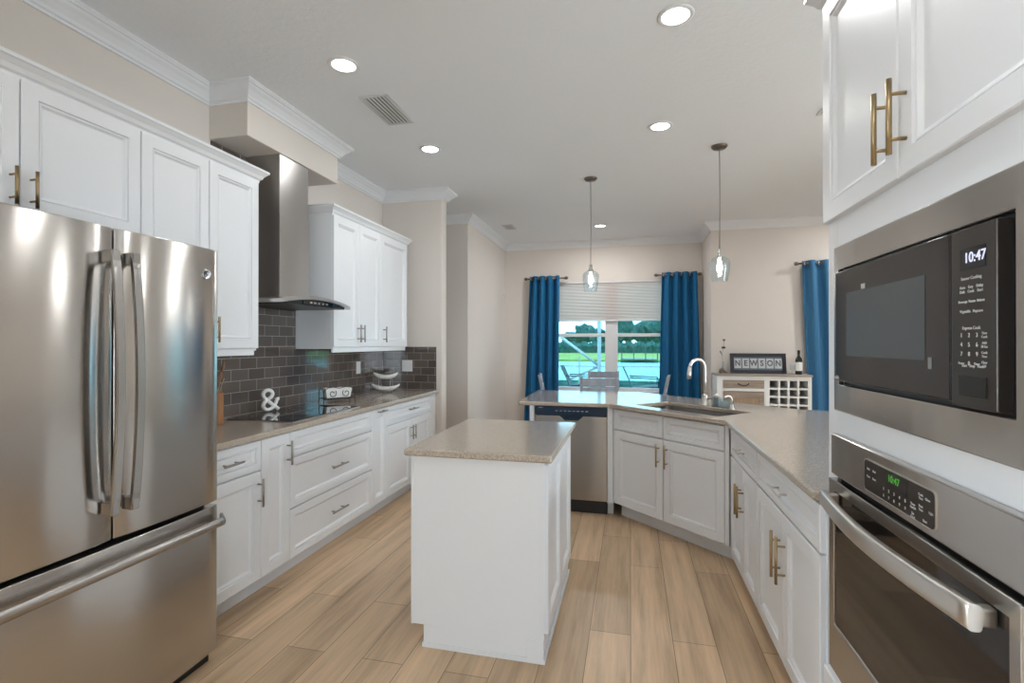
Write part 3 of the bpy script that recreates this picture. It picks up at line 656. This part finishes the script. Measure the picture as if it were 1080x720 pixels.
vent(1.255, 1.50, 3.45, 3.845, 6, 'air vent in the ceiling peeking past the oven tower door')

# ------------------------------------------------------------ outlets and sensor
def plate(name, label, w_, h_, loc, rz, gangs, kind_):
    r = thing(name, label, 'outlet' if 'outlet' in name else 'switch', loc, rz)
    MB().box(-w_ / 2, w_ / 2, -.006, 0, -h_ / 2, h_ / 2).obj('cover_plate', PLATE, r, bevel=.002)
    for g in range(gangs):
        cx = (g - (gangs - 1) / 2) * .046
        if kind_[g] == 'o':
            for dz in (-.02, .02): MB().box(cx - .013, cx + .013, -.008, -.006, dz - .014, dz + .014).obj('socket', TRIMW, r, bevel=.003)
        else: MB().box(cx - .016, cx + .016, -.009, -.006, -.033, .033).obj('rocker', TRIMW, r, bevel=.002)
plate('wall_outlet', 'white double cover plate on the tiled stub wall above the countertop', .118, .118, (-2.276, YS - .0095, 1.153), 0, 2, 'so')
plate('wall_outlet', 'white single cover plate on the long tiled wall beside the stacked boat dishes', .075, .118, (XL + .0095, 4.333, 1.153), 90, 1, 'o')
tag(MB().lathe([(.0, 0), (.03, 0), (.03, .012), (.022, .02), (0, .02)], 18, cap0=False, cap1=False).obj('motion_sensor', PLATE), 'small white sensor high on the dining room wall left of the window', 'sensor')
s_ = bpy.data.objects['motion_sensor']; s_.location = (XF, 7.70, 2.16); s_.rotation_euler = (0, R(90), 0)

# ------------------------------------------------------------ curtains
def rod(x0, x1, y, z, wy, label):
    r = thing('curtain_rod', label, 'curtain rod', ((x0 + x1) / 2, y, z), 0); h2 = (x1 - x0) / 2
    MB().tube([(-h2, 0, 0), (h2, 0, 0)], .011, 12).obj('pole', BRONZE, r)
    for s in (-h2, h2):
        o = MB().lathe([(.0, -.03), (.018, -.022), (.026, 0), (.018, .022), (0, .03)], 14, cap0=False, cap1=False).obj('finial', BRONZE, r, loc=(s, 0, 0)); o.rotation_euler = (0, R(90), 0)
        MB().tube([(s * .88, 0, 0), (s * .88, wy - y - .001, 0)], .007, 8).obj('bracket', BRONZE, r)
BRONZE = mat('rod_bronze', (.22, .18, .15), .35, 1)
def curtain(xt0, xt1, xb0, xb1, y, zt, zb, folds, m_, label, ph=0):
    r = thing('curtain', label, 'curtain', ((xt0 + xt1) / 2, y, 0)); c0 = (xt0 + xt1) / 2
    nx = folds * 14; nz = 16; rings = []
    for j in range(nz + 1):
        s = j / nz; z = zt + (zb - zt) * s; a = xt0 + (xb0 - xt0) * s; b_ = xt1 + (xb1 - xt1) * s; row = []
        for i in range(nx + 1):
            t = i / nx; amp = .045 * (1 - .15 * s); w_ = math.sin(2 * PI * folds * t + ph + .25 * math.sin(3 * s + t * 4)); w_ = math.copysign(abs(w_) ** .8, w_)
            row.append((a + (b_ - a) * t - c0, amp * w_ + .008 * math.sin(9 * t + 5 * s), z))
        rings.append(row)
    MB().loft(rings, False, False, True, closed=False).obj('fabric', m_, r, solid=.003)
    for k in range(folds * 2):
        t = (k + .5 - ph / PI) / (2 * folds)
        if 0 < t < 1:
            o = MB().lathe([(.02, -.004), (.027, -.004), (.027, .004), (.02, .004), (.02, -.004)], 18, cap0=False, cap1=False).obj('grommet', CHROME, r, loc=(xt0 + (xt1 - xt0) * t - c0, 0.0, zt - .04)); o.rotation_euler = (R(90), 0, R(90 if 0 else 60 * (-1) ** k))
curtain(-1.535, -1.065, -1.63, -1.09, 7.66, 2.435, .04, 4, BLUE, 'deep blue grommet curtain on the left side of the dining window')
curtain(.455, .945, .40, 1.01, 7.66, 2.435, .04, 4, BLUE, 'deep blue grommet curtain on the right side of the dining window')
curtain(2.09, 3.68, 2.19, 3.72, 6.87, 2.42, .04, 10, BLUE2, 'lighter blue curtain beside the oven tower, right of the console', .5)
rod(-1.60, -.96, 7.66, 2.396, YB, 'short bronze curtain rod at the left side of the dining window')
rod(.37, .985, 7.66, 2.396, YB, 'short bronze curtain rod at the right side of the dining window')
rod(2.02, 4.55, 6.87, 2.382, YW, 'bronze curtain rod above the console end of the beige wall')

# ------------------------------------------------------------ dining set
def chair(x, y, rz, label):   # faces +y locally (back at -y)
    r = thing('dining_chair', label, 'chair', (x, y, 0), rz, 'dining chairs around the table'); w_ = .215
    MB().box(-.21, .21, -.20, .22, .43, .46).obj('seat', CHAIRM, r, bevel=.008)
    for sx in (-1, 1):
        MB().box(sx * .2 - .018, sx * .2 + .018, .17, .206, 0, .43).obj('leg', CHAIRM, r, bevel=.003)
        q = [(sx * .197, -.22 - .03, 0), (sx * .197, -.19, .44), (sx * .197, -.215, .7), (sx * .197, -.275, 1.0)]
        rings = [[(p[0] - .018, p[1] - .016, p[2]), (p[0] + .018, p[1] - .016, p[2]), (p[0] + .018, p[1] + .016, p[2]), (p[0] - .018, p[1] + .016, p[2])] for p in q]
        MB().loft(rings).obj('leg', CHAIRM, r, bevel=.003)
    for z, h2 in ((.945, .044), (.845, .032), (.745, .032), (.645, .032)):
        yy = -.215 - (z - .7) * .2 if z > .7 else -.21
        MB().box(-.185, .185, yy - .011, yy + .011, z - h2, z + h2).obj('back_slat', CHAIRM, r, bevel=.004)
    for sx in (-1, 1): MB().box(sx * .195 - .01, sx * .195 + .01, -.2, .17, .22, .25).obj('stretcher', CHAIRM, r)
chair(-.35, 6.02, 0, 'whitewashed ladder-back dining chair with its back to the kitchen')
chair(-.37, 6.86, 180, 'whitewashed ladder-back dining chair farthest away, facing the kitchen from the window side')
chair(-.85, 6.28, -82, 'whitewashed ladder-back dining chair at the left end of the table')
chair(.17, 6.22, 84, 'whitewashed ladder-back dining chair at the right end of the table')
r = thing('dining_table', 'pale dining table beyond the peninsula in front of the window', 'table', (-.34, 6.45, 0))
MB().box(-.42, .42, -.33, .33, .715, .75).obj('tabletop', CHAIRM, r, bevel=.005)
for sx in (-1, 1):
    for sy in (-1, 1): MB().box(sx * .37 - .03, sx * .37 + .03, sy * .28 - .03, sy * .28 + .03, 0, .715).obj('leg', CHAIRM, r, bevel=.004)

# ------------------------------------------------------------ console with wine rack, and what stands on it
CX0, CX1, CY = 1.035 + .0, 2.105, 6.60
CX0 = 1.045
r = thing('console_cabinet', 'white console cabinet with wood drawer and wine rack against the beige wall', 'console', (CX0, CY, 0)); w = CX1 - CX0; HC = .985
MB().box(-.008, w + .008, -.02, .36, HC, HC + .022).obj('top', TAUPE, r, bevel=.003)
xw = .60    # divider
PW = mat('console_white', (.8, .8, .78), .45)
m = MB().box(0, .07, 0, .34, 0, HC).box(w - .04, w, 0, .34, 0, HC).box(.07, w - .04, .33, .34, .1, HC).box(.07, w - .04, 0, .33, .12, .15).box(.07, w - .04, 0, .33, HC - .05, HC).box(xw - .06, xw, 0, .33, .15, HC - .05).box(.07, xw - .06, 0, .33, .80, .835)
m.obj('frame', PW, r, bevel=.002)
dw = MB().box(.072, xw - .062, -.004, .30, .838, HC - .052).obj('drawer', GREYWOOD, r, bevel=.002)
MB().tube([(-.06, -.003, .012), (-.05, -.02, 0), (-.025, -.026, -.012), (0, -.028, -.016), (.025, -.026, -.012), (.05, -.02, 0), (.06, -.003, .012)], .006, 8).obj('handle', IRON, dw, loc=((.07 + xw - .06) / 2, -.003, .885))
d = MB(); frame(d, .074, xw - .064, .155, .796, .135, xw - .125, .23, .72, -.006, .014)
dd = d.obj('door', GREYWOOD, r, bevel=.002)
MB().box(.133, xw - .123, .002, .010, .228, .722).obj('door_panel', OAKPANEL, dd)
m = MB(); ncol = 4; x0, x1 = xw, w - .04; nr = 8; zt, zb = HC - .05, .15
for i in range(1, ncol): xx = x0 + (x1 - x0) * i / ncol; m.box(xx - .011, xx + .011, .0, .33, zb, zt)
for j in range(1, nr): zz = zt - (zt - zb) * j / nr; m.box(x0, x1, .001, .33, zz - .010, zz + .010)
m.obj('rack_grid', PW, r)
m = MB()
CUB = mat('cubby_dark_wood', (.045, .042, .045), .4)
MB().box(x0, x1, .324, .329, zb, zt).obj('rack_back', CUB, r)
# framed letter sign leaning on the wall
r = thing('framed_sign', 'dark framed sign reading NEWSON standing on the console', 'picture', (1.562, 6.80, HC + .0225)); wq, hq = .325, .255
tilt = Matrix.Rotation(R(-9), 4, 'X')
fm = MB(); frame(fm, -wq, wq, 0, hq, -wq + .042, wq - .042, .042, hq - .042, -.012, .012); f_ = fm.obj('frame', NAVY, r, bevel=.003); f_.rotation_euler = (R(-9), 0, 0)
b_ = MB().box(-wq + .04, wq - .04, -.001, .008, .04, hq - .04).obj('mat_board', MATB, r); b_.rotation_euler = (R(-9), 0, 0)
PHOTO = mat('photo_paper', (.50, .51, .52), .5); INK = mat('photo_ink', (.08, .085, .09), .6)
for i, ch in enumerate('NEWSON'):
    cx = -.235 + i * .094
    t_ = MB().box(cx - .04, cx + .04, -.004, -.001, .066, .19).obj('letter_tile', PHOTO, r); t_.rotation_euler = (R(-9), 0, 0)
    q = text_mesh('letter', ch, .10, INK, t_, Matrix.Translation((cx, -.0045, .128)) @ Matrix.Diagonal((.85, 1, 1, 1)) @ Matrix.Rotation(PI / 2, 4, 'X'), bold=.003)
# bottle, glass, figurine, stems
r = thing('wine_bottle', 'dark wine bottle with a white label at the right end of the console', 'bottle', (2.0, 6.72, HC + .0225))
MB().lathe([(.036, 0), (.038, .004), (.038, .17), (.034, .195), (.018, .215), (.0135, .235), (.0135, .29)], 24).obj('glass', BOTTLE, r)
MB().lathe([(.0388, .045), (.0388, .15)], 24, cap0=False, cap1=False).obj('paper_label', LABEL, r)
MB().lathe([(.0145, .245), (.015, .247), (.015, .295), (.0, .296)], 16, cap1=False).obj('foil', mat('dark_foil', (.03, .02, .02), .3, .5), r)
r = thing('drinking_glass', 'small clear glass beside the wine bottle', 'glass', (1.925, 6.70, HC + .0225))
MB().lathe([(.022, 0), (.022, .004), (.004, .007), (.004, .045), (.022, .06), (.028, .085), (.025, .12)], 20, cap1=False).obj('bowl', SGLASS, r)
r = thing('flower_vase', 'slim clear vase with one dark dried flower, left of the sign', 'vase', (1.135, 6.70, HC + .0225))
MB().lathe([(.022, 0), (.024, .004), (.02, .06), (.012, .12), (.014, .15)], 18, cap1=False).obj('glass', SGLASS, r)
st = MB().tube([(0, 0, .01), (-.004, 0, .15), (-.012, 0, .24), (.006, 0, .345), (.01, 0, .42)], .0022, 6).obj('stem', mat('dry_stem', (.35, .30, .24), .7), r)
m = MB()
for k in range(7):
    a = k * .9; m.lathe([(.0, -.012), (.009, -.006), (.011, .004), (.004, .014), (0, .016)], 8, (.004 + .014 * math.cos(a), .012 * math.sin(a)), False, False)
m.v = [(x, y, z + .325) for x, y, z in m.v]
m.obj('flower', mat('dark_petals', (.05, .045, .045), .8), r)
MB().lathe([(.0, .405), (.014, .412), (.02, .425), (.010, .436), (0, .438)], 10, (.01, 0), False, False).obj('flower_bud', mat('grey_petals', (.28, .25, .25), .8), r)
MB().tube([(-.008, 0, .22), (-.035, 0, .285), (-.04, 0, .26)], [.003, .009, .001], 6).obj('leaf', mat('dry_leaf', (.25, .24, .22), .8), r)
tag(MB().tube([(-.04, 0, .014), (-.025, 0, .03), (-.022, 0, .06), (-.012, 0, .075), (.0, 0, .05), (.02, 0, .032), (.05, 0, .012)], [.012, .022, .018, .011, .016, .016, .006], 10).obj('bird_figurine', mat('dull_bronze', (.16, .13, .09), .5), loc=(1.125, 6.66, HC + .020)), 'small brown bird figurine at the left end of the console', 'figurine')

# ------------------------------------------------------------ things on the left countertop
r = thing('ampersand_ornament', 'white ampersand ornament standing at the back of the cooktop', 'ornament', (-2.43, 2.965, CT + .0078), 62)
AMP = [(.052, .004), (.028, .028), (.0, .052), (-.028, .080), (-.040, .100), (-.036, .122), (-.014, .134), (.008, .126), (.016, .106), (.004, .086), (-.018, .070), (-.036, .050), (-.040, .028), (-.026, .010), (-.002, .008), (.020, .022), (.034, .044), (.044, .070), (.058, .072)]
q = []
for i in range(len(AMP) - 1):
    for s in (0, .33, .67):
        p0, p1, p2, p3 = [AMP[max(0, min(len(AMP) - 1, i + k))] for k in (-1, 0, 1, 2)]
        cr = lambda a, b__, c_, d_: .5 * ((2 * b__) + (-a + c_) * s + (2 * a - 5 * b__ + 4 * c_ - d_) * s * s + (-a + 3 * b__ - 3 * c_ + d_) * s ** 3)
        q.append((cr(p0[0], p1[0], p2[0], p3[0]) * 1.12, 0, cr(p0[1], p1[1], p2[1], p3[1]) * 1.05 + .009))
MB().tube(q, .0125, 12).obj('ampersand', CERAM, r)
r = thing('scroll_rack', 'black scrolled iron rack holding a white dish, at the far end of the cooktop', 'dish rack', (-2.33, 3.62, CT + .001), 52)
MB().box(-.115, .115, -.055, .055, .035, .040).obj('tray', IRON, r)
m = MB()
for y in (-.06, .06):
    m.tube([(-.125, y, .034), (.125, y, .034)], .003, 6); 
    for c0, sg in ((-.055, 1), (.055, -1)):
        pts = [(c0 + sg * (.010 + .022 * t) * math.cos(sg * 0 + t * 7) , y, .078 + (.010 + .022 * t) * math.sin(t * 7)) for t in [k / 18 for k in range(19)]]
        m.tube(pts, .0032, 6)
    m.tube([(-.125, y, .10), (-.09, y, .125), (-.05, y, .128), (0, y, .118), (.05, y, .128), (.09, y, .125), (.125, y, .10)], .003, 6)
for x in (-.125, .125):
    for y in (-.06, .06): m.tube([(x * 1.02, y, 0), (x, y, .034), (x, y, .10)], .0035, 6)
m.obj('scrollwork', IRON, r)
MB().loft([[(sx * a, sy * b__, z) for sx, sy in ((-1, -1), (1, -1), (1, 1), (-1, 1))] for a, b__, z in ((.095, .042, .041), (.108, .050, .118), (.102, .044, .118), (.090, .036, .047))]).obj('dish', CERAM, r, bevel=.003)
r = thing('tiered_dish_stand', 'two white boat-shaped dishes stacked on a wire stand in the counter corner', 'serving stand', (-2.32, 4.43, CT + .001), 14)
def boat(L_, z):
    rings = []; n_ = 18
    for i in range(n_ + 1):
        t = -1 + 2 * i / n_; wd = .052 * math.sqrt(max(0, 1 - t * t * .96)); zr = z + .030 * abs(t) ** 2.2 + .034; zb_ = z + .046 * abs(t) ** 3.2; x = t * L_
        rings.append([(x, -wd, zr), (x, -wd * .9, (zr + zb_) / 2 - .004), (x, -wd * .35, zb_), (x, wd * .35, zb_), (x, wd * .9, (zr + zb_) / 2 - .004), (x, wd, zr), (x, wd * .88, zr), (x, wd * .6, zb_ + .012), (x, -wd * .6, zb_ + .012), (x, -wd * .88, zr)])
    return MB().loft(rings, sm=True)
boat(.135, .022).obj('lower_dish', CERAM, r); boat(.118, .135).obj('upper_dish', CERAM, r)
m = MB()
for x in (-.055, .055):
    m.tube([(x, -.04, 0), (x, -.042, .03), (x, -.05, .06), (x, -.03, .14), (x, 0, .134), (x, .03, .14), (x, .05, .06), (x, .042, .03), (x, .04, 0)], .0028, 6)
m.tube([(-.055, 0, .133), (.055, 0, .133)], .0025, 6).tube([(-.055, -.042, .02), (.055, -.042, .02)], .0025, 6).tube([(-.055, .042, .02), (.055, .042, .02)], .0025, 6)
m.obj('wire_stand', CHROME, r)
r = thing('wooden_vase', 'turned wooden vase with dried stems on the counter beside the refrigerator', 'vase', (-2.40, 2.475, CT + .001))
MB().lathe([(.036, 0), (.038, .005), (.038, .185), (.034, .19), (.030, .188), (.028, .12), (0, .11)], 24, cap1=False).obj('vase_body', VASEWOOD, r)
m = MB()
for k in range(9):
    a = k * 2.4; q_ = .012 + .004 * (k % 3); h2 = .27 + .055 * rnd.random()
    m.tube([(.4 * q_ * math.cos(a), .4 * q_ * math.sin(a), .12), (q_ * math.cos(a), q_ * math.sin(a), .2), (q_ * 2.2 * math.cos(a), q_ * 2.2 * math.sin(a), h2)], .0018, 5)
m.obj('stems', mat('straw', (.55, .42, .25), .8), r)
m = MB()
for k in range(9):
    a = k * 2.4; q_ = .03 + .008 * (k % 3); z_ = .23 + .11 * rnd.random()
    m.tube([(q_ * .6 * math.cos(a), q_ * .6 * math.sin(a), z_ - .03), (q_ * .8 * math.cos(a), q_ * .8 * math.sin(a), z_), (q_ * math.cos(a), q_ * math.sin(a), z_ + .05)], [.002, .011, .001], 6)
m.obj('dried_flowers', mat('rust_flowers', (.28, .15, .09), .8), r)

# ------------------------------------------------------------ outside
GRASS = mat('lawn_grass', (.15, .22, .05), .9)
l_ = GRASS.node_tree.links; x_ = noise(GRASS, coords(GRASS), .6, 5)
l_.new(ramp(GRASS, x_.outputs[0], [(.3, (.17, .22, .04)), (.7, (.26, .32, .06))]), GRASS.node_tree.nodes['Principled BSDF'].inputs['Base Color'])
WATER = mat('lake_water', (.09, .33, .35), .3)
bump(WATER, noise(WATER, coords(WATER, (1, 3, 1)), .8, 4).outputs[0], .4, .3)
LEAF = mat('tree_leaves', (.035, .16, .10), .8)
x_ = noise(LEAF, coords(LEAF), 2.2, 5); LEAF.node_tree.links.new(ramp(LEAF, x_.outputs[0], [(.35, (.006, .04, .04)), (.65, (.03, .12, .095))]), LEAF.node_tree.nodes['Principled BSDF'].inputs['Base Color'])
PAVE = mat('patio_paving', (.5, .49, .46), .8); TEAL = mat('patio_sling', (.004, .022, .03), .6)
struct('ground_patio', MB().box(-16, XL - .13, -16, YS, -.18, -.12).box(-8, 16, YB + .15, 13.5, -.18, -.12).box(XE + .13, 16, -12, YB + .15, -.18, -.12).box(XL - .13, XE + .13, -16, YN - .14, -.18, -.12), PAVE)
struct('ground_far_lawn', MB().box(-70, 70, 46, 140, -.6, -.13), GRASS)
tag(MB().box(-70, 70, 13.5, 46, -.35, -.30).obj('lake', WATER), 'bright cyan lake water beyond the patio', 'water', kind='stuff')
# near hedge
def clump(name, c_, size, m_, parent=None, seed=0, amp=.22, sub=4):
    bm = bmesh.new(); bmesh.ops.create_icosphere(bm, subdivisions=sub, radius=1); rr_ = random.Random(seed)
    offs = [(Vector((rr_.uniform(-1, 1), rr_.uniform(-1, 1), rr_.uniform(-1, 1))), rr_.uniform(.3, .6)) for _ in range(26)]
    for v_ in bm.verts:
        d_ = sum(max(0, 1 - (v_.co - o_).length / s__) for o_, s__ in offs)
        v_.co *= 1 + amp * (d_ - .5) + rr_.uniform(-.05, .05); v_.co = Vector((v_.co.x * size[0], v_.co.y * size[1], v_.co.z * size[2]))
    me = bpy.data.meshes.new(name); bm.to_mesh(me); bm.free(); me.materials.append(m_)
    o_ = bpy.data.objects.new(name, me); COL.objects.link(o_); o_.parent = parent; o_.location = c_; return o_
def tree(x, y, h, w_, label, seed):
    r = thing('lakeside_tree', label, 'tree', (x, y, -.13), 0, 'trees across the lake')
    MB().tube([(0, 0, 0), (.1, 0, h * .35), (0, .1, h * .6)], [w_ * .07, w_ * .05, w_ * .03], 8).obj('trunk', mat('bark', (.1, .08, .06), .9), r)
    clump('crown', (0, 0, h * .62), (w_ / 2, w_ / 2, h * .38), LEAF, r, seed)
# px -> X at depth: X = (px-664.8)/f_eff
def at(px, Y):    # world X of pixel column at depth Y on the horizon row
    a = math.atan((px - 540) / 524.5) - R(13.39); return Y * math.tan(a)
for i, (px, Y, top, wd, lb) in enumerate(((603, 104, 2.6, 4.6, 'low round tree across the lake, far left in the window'), (617, 98, 3.9, 4.2, 'broad tree across the lake in the left window pane'), (631, 92, 3.0, 3.4, 'tree across the lake just left of the window post'),
        (655, 86, 5.0, 3.4, 'tall tree across the lake just right of the window post'), (663, 98, 4.6, 2.8, 'open-crowned tree across the lake in the right window pane'), (678, 92, 4.2, 3.6, 'wide tree across the lake left of the right curtain'), (692, 86, 4.8, 4.0, 'tall tree across the lake against the right curtain'))):
    tree(at(px, Y), Y, top + 1.4, wd, lb, i + 3)
q_ = random.Random(5); rings = []
for i in range(120):
    x = -14 + 22 * i / 119; a = 1.55 + .18 * math.sin(i * .7) + .12 * math.sin(i * 1.9 + 1) + q_.uniform(-.06, .06)
    rings.append([(x, 77 - .1 * q_.random(), -.13), (x, 76.8 - .2 * q_.random(), a * .6), (x, 77.2, a), (x, 78.2, a * .9), (x, 78.5, -.13)])
tag(MB().loft(rings).obj('hedge', LEAF), 'long dark clipped hedge across the far bank of the lake', 'hedge')
r = thing('boat_dock', 'small dock with dark posts at the far lake bank', 'dock', (at(674, 45), 44.5, -.3))
MB().box(-1.6, 1.6, 0, 2, .25, .33).obj('deck', mat('grey_deck', (.2, .22, .22), .8), r)
for k in range(4): MB().box(-1.5 + k, -1.42 + k, 0, .08, 0, 1.5).obj('post', mat('dark_post', (.05, .07, .08), .8), r)
o = MB(); 
tag(clump('hedge', (-.3, 13.2, -.02), (4.5, .35, .44), LEAF, None, 77, .06, 5), 'low dark hedge along the near lake edge', 'hedge')
r = thing('screen_enclosure', 'white metal patio screen frame with diagonal braces outside the window', 'enclosure', (0, 11.4, -.12))
SCR = mat('white_aluminium', (.42, .43, .44), .5)
xp = at(632, 11.4)
for xx in (xp, at(560, 11.4), at(760, 11.4)): MB().box(xx - .04, xx + .04, -.04, .04, 0, 3.0).obj('post', SCR, r)
MB().box(-4, 4, -.03, .03, 2.95, 3.05).obj('beam', SCR, r); MB().box(-4, 4, -.015, .015, .97, 1.0).obj('rail', SCR, r)
for a_, c_ in (((at(591, 11.4), 1.66), (xp, .99)), ((xp, .99), (at(600, 11.4), .68))):
    MB().tube([(a_[0], .03, a_[1]), (c_[0], .03, c_[1])], .032, 8).obj('brace', SCR, r)
r_post = MB().box(at(611, 11.4) - .015, at(611, 11.4) + .015, -.02, .02, 0, 1.2).obj('post', SCR, r)
def patio_chair(px, Y, rz, label):
    r = thing('patio_chair', label, 'chair', (at(px, Y), Y, -.12), rz, 'patio chairs')
    MB().loft([[(sx * .25, y, z) for sx in (-1, 1)] + [(sx * .25, y + .02, z - .02) for sx in (1, -1)] for y, z in ((.28, .70), (-.2, .66), (-.28, .84), (-.38, 1.06))]).obj('sling', TEAL, r)
    for sx in (-1, 1):
        MB().tube([(sx * .27, .25, 0), (sx * .27, .28, .84), (sx * .27, -.25, .86)], .014, 6).obj('arm_frame', TEAL, r)
        MB().tube([(sx * .27, -.38, 0), (sx * .27, -.12, .64), (sx * .27, .28, .69)], .014, 6).obj('leg', TEAL, r)
patio_chair(678, 9.9, -90, 'teal sling patio chair seen through the right window pane')
patio_chair(612, 10.2, -90, 'teal sling patio chair seen through the left window pane')
patio_chair(760, 10.0, 90, 'teal sling patio chair hidden behind the right curtain')
r = thing('patio_table', 'dark round patio table beside a teal sling chair outside', 'table', (at(716, 9.4), 9.4, -.12))
MB().lathe([(.30, .84), (.30, .87), (0, .87)], 24, cap1=False).obj('tabletop', TEAL, r); MB().tube([(0, 0, 0), (0, 0, .84)], .03, 8).obj('pedestal', TEAL, r)
MB().lathe([(.2, 0), (.2, .02), (.03, .03)], 20).obj('foot', TEAL, r)
